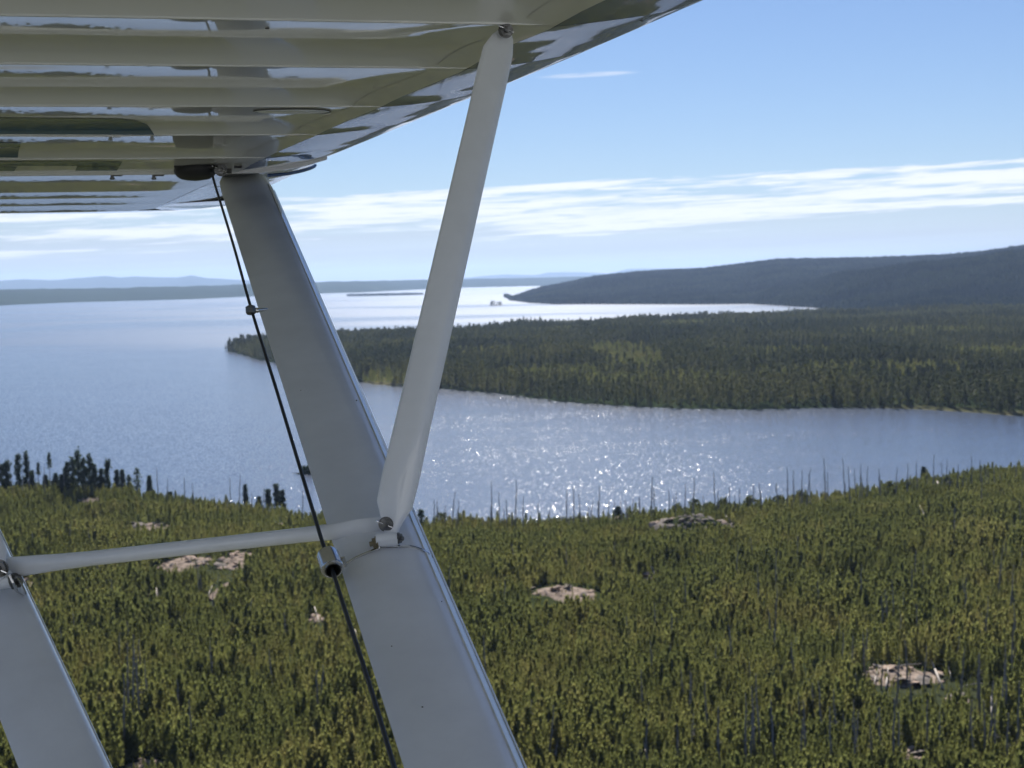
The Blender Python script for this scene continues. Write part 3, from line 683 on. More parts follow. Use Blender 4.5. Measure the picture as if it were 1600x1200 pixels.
for _ in range(46):
    px = _r2.choice([_r2.uniform(660, 1200), _r2.uniform(1150, 1600)]); yb = float(np.interp(px, [660, 900, 1050, 1200, 1400, 1600], [816, 816, 802, 788, 764, 753]))
    sky_snags.append((px, yb - _r2.uniform(14, 44), yb, _r2.gauss(0, .035)))
sky_snags.sort(key=lambda q: q[0]); ordn = {}
def nth(key):
    ordn[key] = ordn.get(key, 0) + 1; n_ = ordn[key]
    return '%d%s' % (n_, 'th' if 10 <= n_ % 100 <= 20 else {1: 'st', 2: 'nd', 3: 'rd'}.get(n_ % 10, 'th'))
for k, (px, yt, yb, ln) in enumerate(sky_snags):
    p = ground_at(px, yb + 14); h = (yb + 16 - yt) * p[1] / FPX * _r2.uniform(.72, 1.0)
    side_ = 'on the left knoll' if px < 250 else 'left of the big strut' if px < 600 else 'between struts and stone mound' if px < 1050 else 'around the stone mound' if px < 1200 else 'on the rising right shore'
    if ln <= -.15: lab = ('short' if px < 1300 else 'strongly tilted') + ' leaning grey dead trunk against the water, ' + ('left of the tall pair' if px < 1300 else 'the most tilted on the right shore')
    else: lab = '%s bare dead trunk against the water, %s from the left %s' % ('tall' if yb - yt > 45 else 'short' if yb - yt < 28 else 'grey', nth(side_), side_)
    snag(p, h, ln, k, lab, 'dead trunks along the shore ' + side_)
# snags standing inside the thicket
in_px = [(200, 1000, 1140), (208, 985, 1145), (220, 1020, 1140), (232, 1030, 1130), (196, 1050, 1180), (1212, 860, 930), (1206, 950, 1010), (1175, 840, 880), (1346, 880, 955), (1388, 920, 985), (1398, 905, 980), (1380, 930, 990), (1410, 925, 975), (1490, 790, 850), (1534, 740, 800), (1595, 780, 840),
         (1166, 1080, 1200), (1178, 1070, 1190), (1185, 1050, 1180), (1172, 1100, 1200), (1104, 1060, 1150), (1300, 1100, 1200), (1395, 1090, 1200), (1404, 1110, 1200), (1375, 1100, 1190), (1548, 1060, 1160), (1555, 1090, 1190), (1574, 1000, 1120), (1580, 970, 1080), (1590, 1060, 1180), (1565, 1030, 1140), (1540, 1090, 1180), (1520, 1120, 1200), (1020, 1000, 1060), (1022, 940, 1000), (1253, 1120, 1200), (1260, 1090, 1190), (1285, 1060, 1160), (1470, 1110, 1200), (1450, 1090, 1180), (918, 1060, 1130), (860, 1100, 1180), (830, 1090, 1160), (1500, 1010, 1090), (700, 880, 960), (805, 850, 900), (1185, 880, 960), (1340, 1050, 1110), (1280, 905, 960), (1430, 860, 910), (1560, 850, 930), (1580, 880, 960), (150, 860, 900), (52, 830, 870), (460, 890, 930), (760, 990, 1060), (790, 905, 955), (1540, 930, 1010), (1506, 900, 980), (1588, 930, 1010), (1125, 1100, 1200), (1060, 1130, 1200), (1010, 1120, 1200), (1210, 1090, 1200), (1335, 1120, 1200), (1362, 1130, 1200), (1425, 1050, 1120), (1240, 1000, 1070), (1575, 1110, 1200), (1530, 1020, 1110), (330, 1000, 1060), (280, 1060, 1120), (300, 1090, 1180), (1070, 900, 960), (985, 960, 1020)]
_r = random.Random(5)
for _ in range(75):
    px = _r.choice([_r.uniform(820, 1600), _r.uniform(1050, 1600), _r.uniform(60, 520)]); yb = _r.uniform(850, 1190); hp = _r.uniform(26, 62) * (yb - 430) / 480
    in_px.append((px, yb - hp, yb))
in_px.sort(key=lambda q: q[0])
for k, (px, yt, yb) in enumerate(in_px):
    p = ground_at(px, yb + 6); h = (yb + 6 - yt) * p[1] / FPX
    grp = 'dead trunks in the thicket ' + ('left of the big strut' if px < 560 else 'at the lower right' if yb > 1030 and px > 1000 else 'between the big strut and the right edge')
    snag(p, h, rng.normal(0, .03), k + 2, 'dead trunk among the young pines, ' + nth(grp) + ' from the left ' + {'l': 'left of the big strut', 'a': 'at the lower right', 'b': 'right of the big strut'}[grp.split('thicket ')[1][0]], grp)

# fallen bleached logs
def log_obj(pa, pb, za, zb, r, label, group='fallen bleached logs'):
    a = ground_at(*pa); b = ground_at(*pb); a[2] += za; b[2] += zb
    V = []; Fc = []; rel = b - a; mid = rel * .5 + np.array([0, 0, .12]); cyl(V, Fc, (0, 0, 0), mid, r, r * .8, 7); cyl(V, Fc, mid, rel, r * .8, r * .45, 7)
    o = link('fallen_log', mesh('fallen_log', V, Fc, M['log'], True)); o.location = a
    return tag(o, label, 'log', group)
logs = [((1473, 1078), (1450, 1036), .2, 1.9, .2, 'long bleached log leaning steeply at the right of the lower rock heap'), ((1384, 1080), (1388, 1054), .3, 1.2, .16, 'short upright bleached log at the left of the lower rock heap'),
  ((1338, 1068), (1350, 1080), .8, .8, .13, 'short pale log poking out left of the lower rock heap'), ((1481, 1052), (1486, 1066), 1.4, .6, .12, 'short pale stub right of the long leaning log'), ((1506, 1078), (1535, 1074), .6, .7, .13, 'pale log lying flat right of the lower rock heap'),
  ((1437, 800), (1450, 826), 2.0, 1.6, .2, 'long bleached log tilted on the right slope under the lone conifer'), ((1464, 762), (1471, 778), 2.2, 1.2, .26, 'thick pale log end on the upper right slope'),
  ((188, 965), (186, 1008), 2.6, 1.0, .1, 'white upright trunk left of the grey snags in the left thicket'), ((245, 935), (246, 972), 2.4, 1.0, .09, 'white upright trunk below the small left rock'), ((285, 957), (279, 995), 2.4, 1.0, .1, 'white leaning trunk middle of the left thicket'),
  ((162, 965), (155, 985), 2, 1.4, .1, 'short white stick leftmost in the thicket'), ((364, 980), (352, 992), 1.8, 1.6, .11, 'white stick slanting right of the leaning trunk'), ((492, 965), (500, 985), 2.2, 1, .12, 'white log next to the rope below the ferrule'),
  ((1018, 898), (1024, 908), 2, 1.2, .14, 'small white branch fork in the middle thicket'), ((1549, 1110), (1549, 1140), 3, .9, .1, 'white upright trunk at the lower right edge'), ((1142, 820), (1128, 808), 1.2, 1.6, .14, 'pale pole lying over the right end of the stone mound'),
  ((868, 1190), (872, 1175), .9, 1.8, .12, 'white stub at the bottom edge right of the strut'), ((1012, 1196), (1006, 1178), .9, 1.9, .12, 'white stub at the bottom edge under the middle thicket'), ((325, 940), (332, 925), 1.2, 1.5, .1, 'grey pole under the narrow left outcrop'), ((222, 955), (262, 948), 1.8, 1.9, .1, 'pale pole lying level beside the small left rock'),
  ((1188, 788), (1176, 795), 2.6, 2.2, .1, 'thin pale pole on the shore right of the mound'), ((555, 1000), (560, 1012), 2, 1.2, .1, 'white stick close left of the big strut'), ((1365, 1076), (1372, 1052), .4, .9, .12, 'thin grey log at the far left of the heap'), ((1398, 1050), (1440, 1046), .9, 1.0, .12, 'grey log lying across the top of the lower rock heap')]
for a in logs: log_obj(*a)
pp = G(462, 738); V = []; Fc = []; cyl(V, Fc, (-2.2, 0, .25), (3, .4, .35), .12, .18, 6)
o = link('driftwood_log', mesh('driftwood_log', V, Fc, M['snag'])); o.location = (isl_near[0] - 2.8, isl_near[1], 0.0); tag(o, 'dark drowned trunk reaching left from the tiny islet', 'log')

def rock_mesh(seed, flat=0.5):
    import bmesh
    bm = bmesh.new(); bmesh.ops.create_icosphere(bm, subdivisions=1, radius=1.0); r = random.Random(seed)
    dirs = [Vector((r.gauss(0, 1), r.gauss(0, 1), r.gauss(0, 1))).normalized() for _ in range(7)]
    for v in bm.verts:
        for d in dirs:
            k = v.co.dot(d)
            if k > 0.62: v.co -= d * (k - 0.62)
        v.co *= 1 + r.uniform(-.16, .16); v.co.z *= flat
    me_ = bpy.data.meshes.new('boulder'); bm.to_mesh(me_); bm.free(); return me_
ROCKS = []
for i in range(5):
    for m_ in ('rock', 'rock_grey'):
        me_ = rock_mesh(700 + i, 0.45); me_.materials.append(M[m_]); ROCKS.append(me_)
out_labels = ['rounded stone mound with poles on the shore right of the struts', 'pink rock heap with bleached logs at the lower right', 'flat pinkish rock patch in the middle of the clearing', 'low pale rock ridge on the upper left slope', 'small pinkish outcrop left of the strut just above the cross tube', 'pink outcrop just under the middle of the cross tube', 'upright pink outcrop right of the one under the cross tube', 'narrow trail of grey rock running down from the upright outcrop', 'small pink rock patch left below the cross tube', 'pale pink ledge beside the rear strut clamp', 'pale boulder showing at the left edge of the big strut', 'pale boulder with a little dark tree on the far shore', 'small pale ledge under the knoll trees', 'flat pale rock at the right edge of the clearing', 'scattered white stones left of the ferrule', 'tiny rock patch in the middle thicket', 'pale ledge under the round tree on the knoll', 'small rock patch at the bottom right edge', 'low rock ledge at the bottom left edge', 'little rock patch right of the lower rock heap']
for i, (ox, oy, a, b_, h_, k) in enumerate(outw):
    z = float(near_h(np.array([ox]), np.array([oy]))[1][0])
    root = link('rock_outcrop' if k != 'mound' else 'stone_mound', None); root.location = (ox, oy, z); tag(root, out_labels[i], 'rock outcrop', 'rock outcrops in the clearing')
    nrk = 90 if k == 'mound' else 24 if k == 'pile' else int(7 + a * 2)
    for q in range(nrk):
        r = math.sqrt(rng.random()); an = rng.uniform(0, 6.283); lx, ly = a * r * math.cos(an), b_ * r * math.sin(an)
        zz = float(near_h(np.array([ox + lx]), np.array([oy + ly]))[1][0]) - z + h_ * (1 - r * r) + .15
        s = rng.choice([.22, .3, .4, .55, .9], p=[.3, .25, .2, .15, .1]) * rng.uniform(.8, 1.2) * (1.9 if k == 'mound' else 1.5 if a > 3 else 1.1) * (1.5 if rng.random() < .2 else 1)
        o = link('boulder', ROCKS[int(rng.integers(0, 10)) if k != 'mound' else int(rng.integers(0, 5)) * 2 + (rng.random() < .75)], root)
        o.location = (lx, ly, zz + s * .1); o.scale = (s * rng.uniform(1, 2.1), s * rng.uniform(.8, 1.6), s * rng.uniform(.4, .9) * (1.5 if k == 'mound' else 1)); o.rotation_euler = (rng.normal(0, .25), rng.normal(0, .25), rng.uniform(0, 6.28))
    if k != 'mound':                                          # the bedrock slab the loose blocks lie on
        V = []; Fc = []; n = 20; rr_ = 6
        for j in range(rr_ + 1):
            for q in range(n):
                an = 6.283 * q / n; f = j / rr_; wob = 1 + .55 * (float(vnoise(math.cos(an) * 1.7 + 5, math.sin(an) * 1.7 + 5, 50 + i)) - .5) + .2 * (float(vnoise(q * .9, i, 3)) - .5)
                lx, ly = a * f * wob * math.cos(an), b_ * f * wob * math.sin(an)
                zz = float(near_h(np.array([ox + lx]), np.array([oy + ly]))[1][0]) - z
                V.append((lx, ly, zz + (.30 * h_ + .12) * (1 - f ** 3) + .35 * (float(vnoise(lx / 1.3, ly / 1.3, i)) - .45) * (1 - f ** 4) - (.25 if j == rr_ else 0)))
        for j in range(rr_):
            for q in range(n): Fc.append((j * n + q, (j + 1) * n + q, (j + 1) * n + (q + 1) % n, j * n + (q + 1) % n))
        link('bedrock_slab', mesh('bedrock_slab', V, Fc, M['slab']), root)
    if k == 'mound':
        V = []; Fc = []; n = 22
        V.append((0, 0, h_ * 1.0))
        for s_, zf in ((.35, .88), (.65, .58), (.9, .12), (1.05, -.35)):
            for q in range(n): an = 6.283 * q / n; V.append((a * s_ * math.cos(an), b_ * s_ * math.sin(an), h_ * zf + rng.normal(0, .12)))
        for q in range(n):
            Fc.append((0, 1 + q, 1 + (q + 1) % n))
            for r_ in range(3): o_ = 1 + r_ * n; Fc.append((o_ + q, o_ + n + q, o_ + n + (q + 1) % n, o_ + (q + 1) % n))
        link('earth_core', mesh('earth_core', V, Fc, M['ground'], True), root)
        for q in range(14):
            an = rng.uniform(-1.2, 1.2) ; p0 = np.array([rng.uniform(-a, a) * .8, -b_ * .5 + rng.normal(0, 1.5), h_ * .55]); ln = rng.uniform(2, 5)
            V = []; Fc = []; cyl(V, Fc, p0, p0 + np.array([math.sin(an) * ln, rng.normal(0, .6), math.cos(an) * ln * .45]), .1, .05, 5); link('pole', mesh('pole', V, Fc, M['log']), root)

# ------------------------------------------------------------------ the airplane
# wing frame: u outboard, v forward, n up; origin on the underside plane above the camera
nW = -.048 * RT + UP - .0096 * FW; hW = .547 / np.linalg.norm(nW); nW = nW / np.linalg.norm(nW)
vW = ray(9000, 182); vW = vW - nW * (vW @ nW); vW /= np.linalg.norm(vW)
uW = np.cross(nW, vW); uW = uW if uW @ FW > 0 else -uW
OW = CAMP + nW * hW
def A(u, v, n_=0.0): return OW + u * uW + v * vW + n_ * nW
def onwing(x, y):
    r = ray(x, y); t = hW / (r @ nW); P = CAMP + t * r - OW; return float(P @ uW), float(P @ vW)
M['paint'] = plain('white_gloss_paint', (0.78, 0.79, 0.77), 0.35, coat=1.0)
M['strut'] = plain('white_strut_paint', (0.82, 0.845, 0.885), 0.36, coat=0.5, noise=0.055, nscale=7)
M['navy'] = plain('navy_gloss_paint', (0.03, 0.075, 0.20), 0.3, coat=1.0)
M['teal'] = plain('dark_teal_paint', (0.018, 0.085, 0.18), 0.35, coat=1.0)
M['steel'] = plain('dark_steel', (0.16, 0.16, 0.16), 0.4, metal=0.9, noise=.3, nscale=120)
M['bright'] = plain('polished_steel', (0.62, 0.62, 0.62), 0.22, metal=1.0, noise=.1, nscale=40)
M['brass'] = plain('cadmium_hardware', (0.28, 0.24, 0.16), 0.45, metal=0.8)
M['black'] = plain('black_rubber', (0.012, 0.013, 0.016), 0.5)
M['rope'] = plain('dark_cable', (0.02, 0.022, 0.026), 0.55)
M['glass'] = plain('dark_window', (0.02, 0.025, 0.03), 0.05)
plane = link('airplane', None); plane.location = tuple(OW)
tag(plane, 'white high wing airplane seen from its cabin, wing underside, struts and rope', 'airplane')
bpy.context.view_layer.update()
def part(name, vs, fs, mat, parent=None, smooth=False, label=None):
    o = link(name, mesh(name, [np.array(v) - OW for v in vs], fs, mat, smooth), parent or plane)
    if label: o['label'] = label
    return o
def fin_smooth(o, ang=35):
    me_ = o.data
    me_.polygons.foreach_set('use_smooth', [True] * len(me_.polygons))
    try: me_.set_sharp_from_angle(angle=math.radians(ang))
    except Exception: pass
    return o
# leading edge: silhouette measured at nose height wN above the underside
wN = 0.035; kN = 1 + wN / hW
le_u = [0, 2.248, 2.667, 2.984, 3.157, 3.977, 4.132, 4.505, 4.75, 4.93, 5.04, 5.10, 5.13, 5.148]
le_v = [1.36, 1.015, 0.957, 0.905, 0.871, 0.738, 0.727, 0.680, 0.638, 0.590, 0.545, 0.46, 0.33, 0.201]
def v_nose(u): return kN * float(np.interp(u / kN, le_u, le_v))
def v_s1(u): return float(np.interp(u, [0, 2.26, 2.635, 2.838, 3.549, 3.956, 4.5, 5.05, 5.3], [1.215, .869, .811, .789, .661, .59, .50, .41, .1]))
def v_s2(u): return v_s1(u) - 0.09
RIBS = [-0.3, 0.08, 0.46, 0.84, 1.24, 1.64, 2.035, 2.43, 2.79, 3.20, 3.57, 3.935, 4.18, 4.53, 4.73, 4.91, 5.10]
def bay_of(u):
    for a_, b_ in zip(RIBS[:-1], RIBS[1:]):
        if a_ <= u <= b_: return a_, b_
    return RIBS[-2], RIBS[-1]
WT = np.linspace(0, 1, 80); _bp = {}
def bay_profile(a_):
    # drawn-in skin between two ribs: eases up from the inner rib, then falls to the outer one
    if a_ not in _bp:
        g = min(.30, hW / max(a_, .5)); tb = .50 if a_ < 2.7 else .56 if a_ < 3.5 else .56 if a_ < 3.9 else .06
        tz = tb + .2; s0 = .475 * g; s1 = max(.5 * g - .042, .008); ip = tb * (s0 + s1) / 2 + .1 * s1
        e = -2 * (ip - .003) / (1 - tz); ws = np.interp(WT, [0, tb, tz, 1], [s0, s1, 0, e])
        if a_ > 4.1: ws = np.interp(WT, [0, .35, .6, 1], [.022, .008, -.04, -.075] if a_ < 4.3 else [.012, .004, -.006, -.045])
        _bp[a_] = np.concatenate([[0], np.cumsum((ws[1:] + ws[:-1]) / 2)]) / 79
    return _bp[a_]
def rise(u): return 0.010 + 0.078 * (u - 4.18) if u > 4.1801 else 0.0      # the outer panel sweeps gently up
def AO(u, v, n_=0.0):
    k = 1 + rise(u) / hW; return A(u * k, v * k, n_ + rise(u))
def under(u, v, rib=None):
    a_, b_ = rib or bay_of(u); t = min(1, max(0, (u - a_) / (b_ - a_))); s_ = b_ - a_
    prof = s_ * float(np.interp(t, WT, bay_profile(a_)))
    fade = 1 - 0.85 * float(sstep(v_s2(u) - 0.05, v_s1(u), v))
    w_ = prof * fade
    w_ += 0.0004 * (float(fbm(u * 5 + 3, v * 4 + 7, 2, 21)) - .5) * 2
    w_ += 0.00012 * (float(vnoise(u * 16, v * 10, 22)) - .5) * 2
    # the tin skin dimples round the strut fittings
    for fu, fv in ((2.50, 0.75), (4.12, 0.52)): w_ -= 0.003 * math.exp(-(((u - fu) / .09) ** 2 + ((v - fv) / .13) ** 2)) * math.sin((v - fv) * 30 + (u - fu) * 18)
    return w_
def loft_uv(us, vfun, wfun, nv):
    P = []; 
    for u in us:
        for k in range(nv + 1): v = vfun(u, k / nv); P.append(AO(u, v, wfun(u, v)))
    Q = [(i * (nv + 1) + k, i * (nv + 1) + k + 1, (i + 1) * (nv + 1) + k + 1, (i + 1) * (nv + 1) + k) for i in range(len(us) - 1) for k in range(nv)]
    return P, Q
TE = -0.95
for a_, b_ in zip(RIBS[:-1], RIBS[1:]):
    us = np.linspace(a_ + .0012, b_ - .0012, 25)
    tip = (a_ >= 4.9)
    def vf(u, t):
        v1 = min(v_s1(u) - .001, v_nose(u) - .02) if not tip else min(v_s1(u), v_nose(u) - .03)
        return TE + (v1 - TE) * (1 - (1 - t) ** 1.3) if t < 1 else v1
    P_, Q_ = loft_uv(us, vf, lambda u, v: under(u, v, (a_, b_)), 40)
    part('wing_panel', P_, Q_, M['paint'], smooth=True)
    # rib lip between bays
    V = []; Fc = []; n = 40; ee = 0.0026
    for k in range(n + 1):
        v = TE + (v_s1(b_) - .002 - TE) * k / n; w0 = 0.0
        V += [AO(b_ - ee, v, w0 + .006), AO(b_ - ee, v, w0 - .0006), AO(b_ + ee, v, w0 - .0006), AO(b_ + ee, v, w0 + .004)]
    for k in range(n):
        o_ = k * 4
        for q in range(3): Fc.append((o_ + q, o_ + 4 + q, o_ + 5 + q, o_ + q + 1))
    part('rib_seam', V, Fc, M['paint'])
# pale tape strip ahead of the ribs
P_, Q_ = loft_uv(np.linspace(1.0, 4.17, 60), lambda u, t: v_s1(u) - .0005 - (1 - t) * .062, lambda u, v: under(u, v) - .0005, 3)
part('tape_strip', P_, Q_, M['paint'], smooth=True)
# navy leading edge skin: sheet metal with gentle dents, in riveted lengths
def le_w(u, t):
    base = under(u, v_s1(u)) - .0006
    prof = base + (wN - base) * (0.75 * t ** 1.15 + 0.25 * t ** 3)
    prof += 0.0016 * (float(fbm(u * 4.5 + 11, t * 2.2 + 4, 3, 77)) - .5) * 2 * math.sin(math.pi * min(1, t + .04)) 
    return prof
segs = [-0.3, 0.84, 1.64, 2.43, 2.79, 3.2, 3.57, 4.18]
def le_piece(u0, u1):
    us = np.linspace(u0 + .001, u1 - .001, 26); nt_ = 20; V = []; Fc = []
    for u in us:
        a0, a1 = v_s1(u), v_nose(u)
        for k in range(nt_ + 1): t = k / nt_; V.append(AO(u, a0 + (a1 - a0) * math.sin(t * math.pi / 2), le_w(u, math.sin(t * math.pi / 2) ** .999 if t < 1 else 1)))
        for k in range(1, 9):                             # round the nose and over the top
            a = math.pi / 2 * k / 8; top = 0.10
            V.append(AO(u, a1 - (1 - math.cos(a)) * .16, wN + top * math.sin(a)))
    m = nt_ + 9
    for i in range(len(us) - 1):
        for k in range(m - 1): Fc.append((i * m + k, i * m + k + 1, (i + 1) * m + k + 1, (i + 1) * m + k))
    return V, Fc
for u0, u1 in zip(segs[:-1], segs[1:]):
    V, Fc = le_piece(u0, u1); part('leading_edge', V, Fc, M['navy'], smooth=True, label='navy blue leading edge sheet')
# outer leading edge is white
V, Fc = le_piece(4.181, 4.92); part('leading_edge', V, Fc, M['paint'], smooth=True, label='white outer leading edge')
# tip bow closing the wing
V = []; Fc = []; us = []
path = [(4.92, v_nose(4.92)), (5.02, v_nose(5.02)), (5.12, v_nose(5.12)), (5.25, v_nose(5.25)), (5.34, v_nose(5.34)), (5.42, .42), (5.47, .27), (5.475, .1), (5.46, -.1), (5.44, -.4), (5.42, -.7), (5.40, TE)]
path = [(4.92, v_nose(4.92)), (5.05, v_nose(5.05)), (5.16, .565), (5.20, .50), (5.235, .40), (5.25, .28), (5.245, .15), (5.22, -.05), (5.19, -.35), (5.16, -.65), (5.12, TE)]
for (u, v) in path:
    ui = min(u, 5.098) - .0; vi = v if u < 5.098 else v
    V += [AO(min(u - .05, 5.098) if u > 5.0 else u - .0, min(vi, v_s1(min(u, 5.09))) if v > .4 else v, .0), AO(u, v, .012), AO(u + .006, v + .002, .027), AO(u - .01, v, .07), AO(u - .16, v - .03, .10)]
for i in range(len(path) - 1):
    for k in range(4): o_ = i * 5 + k; Fc.append((o_, o_ + 1, o_ + 6, o_ + 5))
part('wing_tip', V, Fc, M['paint'], smooth=True)
# top skin
P_, Q_ = loft_uv(np.linspace(-.3, 5.09, 30), lambda u, t: TE + (v_nose(u) - .12 - TE) * t, lambda u, v: 0.03 + 0.100 * math.sin(min(1, (v - TE) / 1.5) * 1.57), 8)
part('wing_top', P_, Q_, M['paint'], smooth=True)

# registration letter strokes painted under the wing (outlines in photo pixels, laid on the skin)
def decal(px_poly, name='painted_letter'):
    base = [onwing(*p) for p in px_poly]; V = []; Fc = []
    umin = min(p[0] for p in base); umax = max(p[0] for p in base); n = max(2, int((umax - umin) / .012)); cols = []
    for i in range(n + 1):
        u = umin + (umax - umin) * i / n; u = min(max(u, umin + 1e-5), umax - 1e-5); xs_ = []
        for (p, q) in zip(base, base[1:] + base[:1]):
            if (p[0] - u) * (q[0] - u) < 0: xs_.append(p[1] + (q[1] - p[1]) * (u - p[0]) / (q[0] - p[0]))
        if len(xs_) < 2: continue
        cols.append((u, min(xs_), max(xs_)))
    m = 9
    for (u, v0, v1) in cols:
        for k in range(m): v = v0 + (v1 - v0) * k / (m - 1); V.append(A(u, v, under(u, v) - .0009))
    for i in range(len(cols) - 1):
        for k in range(m - 1): Fc.append((i * m + k, i * m + k + 1, (i + 1) * m + k + 1, (i + 1) * m + k))
    part(name, V, Fc, M['teal'], smooth=True, label='dark teal stroke of a registration letter')
decal([(-300, 196), (0, 193), (185, 195), (210, 198), (230, 204), (241, 211.5), (-300, 211.5)])
decal([(-300, 226), (34, 228), (28, 248.4), (-300, 248.4)])
decal([(-300, 252), (192, 252), (187, 259.5), (-300, 259.5)])
decal([(121, 260), (187, 260), (182, 267.5), (117, 267.5)])
decal([(-300, 260), (27, 260), (22, 267.5), (-300, 267.5)])

# round inspection plate
cu, cv = onwing(457, 176.5); V = []; Fc = []; n = 48
rv = (onwing(516, 177)[1] - onwing(397, 177)[1]) / 2
for (r, dz) in ((1.0, .001), (1.0, -.0022), (.93, -.0028), (.90, -.0012), (.0, -.001)):
    for k in range(n): a = 6.2832 * k / n; uu, vv = cu + rv * .52 * r * math.cos(a), cv + rv * r * math.sin(a); V.append(A(uu, vv, under(uu, vv) * .6 + dz + under(cu, cv) * .4))
for r in range(4):
    for k in range(n): Fc.append((r * n + k, r * n + (k + 1) % n, (r + 1) * n + (k + 1) % n, (r + 1) * n + k))
ip_ = part('inspection_plate', V, Fc, M['paint'], smooth=True)
RIMPTS = [A(cu + rv * .525 * math.cos(6.2832 * k / 40), cv + rv * 1.01 * math.sin(6.2832 * k / 40), under(cu + rv * .5 * math.cos(6.2832 * k / 40), cv + rv * math.sin(6.2832 * k / 40)) - .0016) for k in range(41)]

# ---- generic shapes
def ring_loft(name, rings, mat, parent=None, cap=True, smooth=True, label=None, sharp=35):
    n = len(rings[0]); V = [p for r in rings for p in r]; Fc = []
    for i in range(len(rings) - 1):
        for k in range(n): Fc.append((i * n + k, i * n + (k + 1) % n, (i + 1) * n + (k + 1) % n, (i + 1) * n + k))
    if cap: Fc.append(tuple(range(n - 1, -1, -1))); Fc.append(tuple(range((len(rings) - 1) * n, len(rings) * n)))
    o = part(name, V, Fc, mat, parent, False, label)
    import bmesh
    bm = bmesh.new(); bm.from_mesh(o.data); bmesh.ops.recalc_face_normals(bm, faces=bm.faces); bm.to_mesh(o.data); bm.free()
    return fin_smooth(o, sharp) if smooth else o
def nrmz(v): return np.asarray(v) / np.linalg.norm(v)
def disc_ring(c, ax, r, n=16, ref=None):
    ax = nrmz(ax); a = np.cross(ax, ref if ref is not None else (UP if abs(ax @ UP) < .9 else RT)); a = nrmz(a); b = np.cross(ax, a)
    return [c + r * (math.cos(6.2832 * k / n) * a + math.sin(6.2832 * k / n) * b) for k in range(n)]
def turned(name, c, ax, prof, mat, parent=None, n=20, label=None, sharp=30):
    """prof: (along, radius)"""
    ax = nrmz(ax); return ring_loft(name, [disc_ring(c + ax * s, ax, max(r, 1e-4), n) for s, r in prof], mat, parent, label=label, sharp=sharp)
def tube(name, pts, r, mat, parent=None, n=8, label=None):
    pts = [np.asarray(p, float) for p in pts]; rings = []
    for i, p in enumerate(pts):
        d = nrmz(pts[min(i + 1, len(pts) - 1)] - pts[max(i - 1, 0)]); rr = r[i] if isinstance(r, (list, tuple)) else r
        rings.append(disc_ring(p, d, rr, n, ref=np.array([0.31, 0.2, 0.93])))
    return ring_loft(name, rings, mat, parent, label=label, sharp=50)
def smoothpath(pts, n=8):
    pts = [np.asarray(p, float) for p in pts]; o = []
    for i in range(len(pts) - 1):
        p0 = pts[max(i - 1, 0)]; p1 = pts[i]; p2 = pts[i + 1]; p3 = pts[min(i + 2, len(pts) - 1)]
        for k in range(n):
            t = k / n; o.append(.5 * ((2 * p1) + (-p0 + p2) * t + (2 * p0 - 5 * p1 + 4 * p2 - p3) * t * t + (-p0 + 3 * p1 - 3 * p2 + p3) * t ** 3))
    o.append(pts[-1]); return o
def bolt(c, ax, r, parent, mat='steel', pin=True):
    """castle nut on a washer, with the threaded end and a cotter pin, facing along ax"""
    ax = nrmz(ax); o = turned('bolt', c, ax, [(0, r * 1.55), (.0015, r * 1.55), (.0016, r * 1.2), (r * 1.0, r * 1.2), (r * 1.05, r * .62), (r * 1.75, r * .58), (r * 1.8, r * .35)], M[mat], parent, 6 if False else 18)
    rings = [disc_ring(c + ax * s, ax, q, 6) for s, q in ((.0016, r * 1.38), (r * .95, r * 1.38), (r * 1.0, r * 1.1))]
    V = [p for q in rings for p in q]; 
    h = ring_loft('nut', rings, M[mat], o, smooth=False); 
    if pin:
        a = nrmz(np.cross(ax, UP + .4 * RT)); tube('cotter_pin', [c + ax * r * 1.3 - a * r * 1.7, c + ax * r * 1.35, c + ax * r * 1.3 + a * r * 1.6, c + ax * r * 1.5 + a * r * 2.0], r * .13, M['bright'], o, 5)
    return o

# ---- streamlined struts
def section(kind):
    P_ = []
    if kind == 'big':
        xs_ = [-.5, -.47, -.40, -.25, -.05, .12, .26, .36, .43, .475, .5]; ts = [.004, .02, .055, .10, .145, .17, .178, .168, .135, .085, 0]
    else:
        xs_ = [-.5, -.46, -.36, -.18, 0, .18, .28, .38, .46, .5]; ts = [.0, .07, .12, .16, .18, .18, .165, .125, .07, 0]
    for x, t in zip(xs_, ts): P_.append((x, t))
    for x, t in list(zip(xs_, ts))[-2:0:-1]: P_.append((x, -t))
    return P_
def strut(name, st, chord_dir, sec, mat, parent=None, label=None, sharp=40):
    """st: stations (centre, chord, thickness factor)"""
    ax = nrmz(st[-1][0] - st[0][0]); c = chord_dir - ax * (chord_dir @ ax); c = nrmz(c); m = nrmz(np.cross(c, ax))
    if m @ FW > 0: m = -m
    rings = [[p + c * (x * ch) + m * (t * ch * tf) for x, t in sec] for p, ch, tf in st]
    return ring_loft(name, rings, mat, parent, label=label, sharp=sharp), ax, c, m
def fdepth(y): return 1 / (0.268 + (y - 400) * 0.000334)
def f_mid(y): return np.interp(y, [250, 285, 400, 725, 820, 1200, 1500], [372, 381, 424, 543.5, 586, 723, 838])
st = []
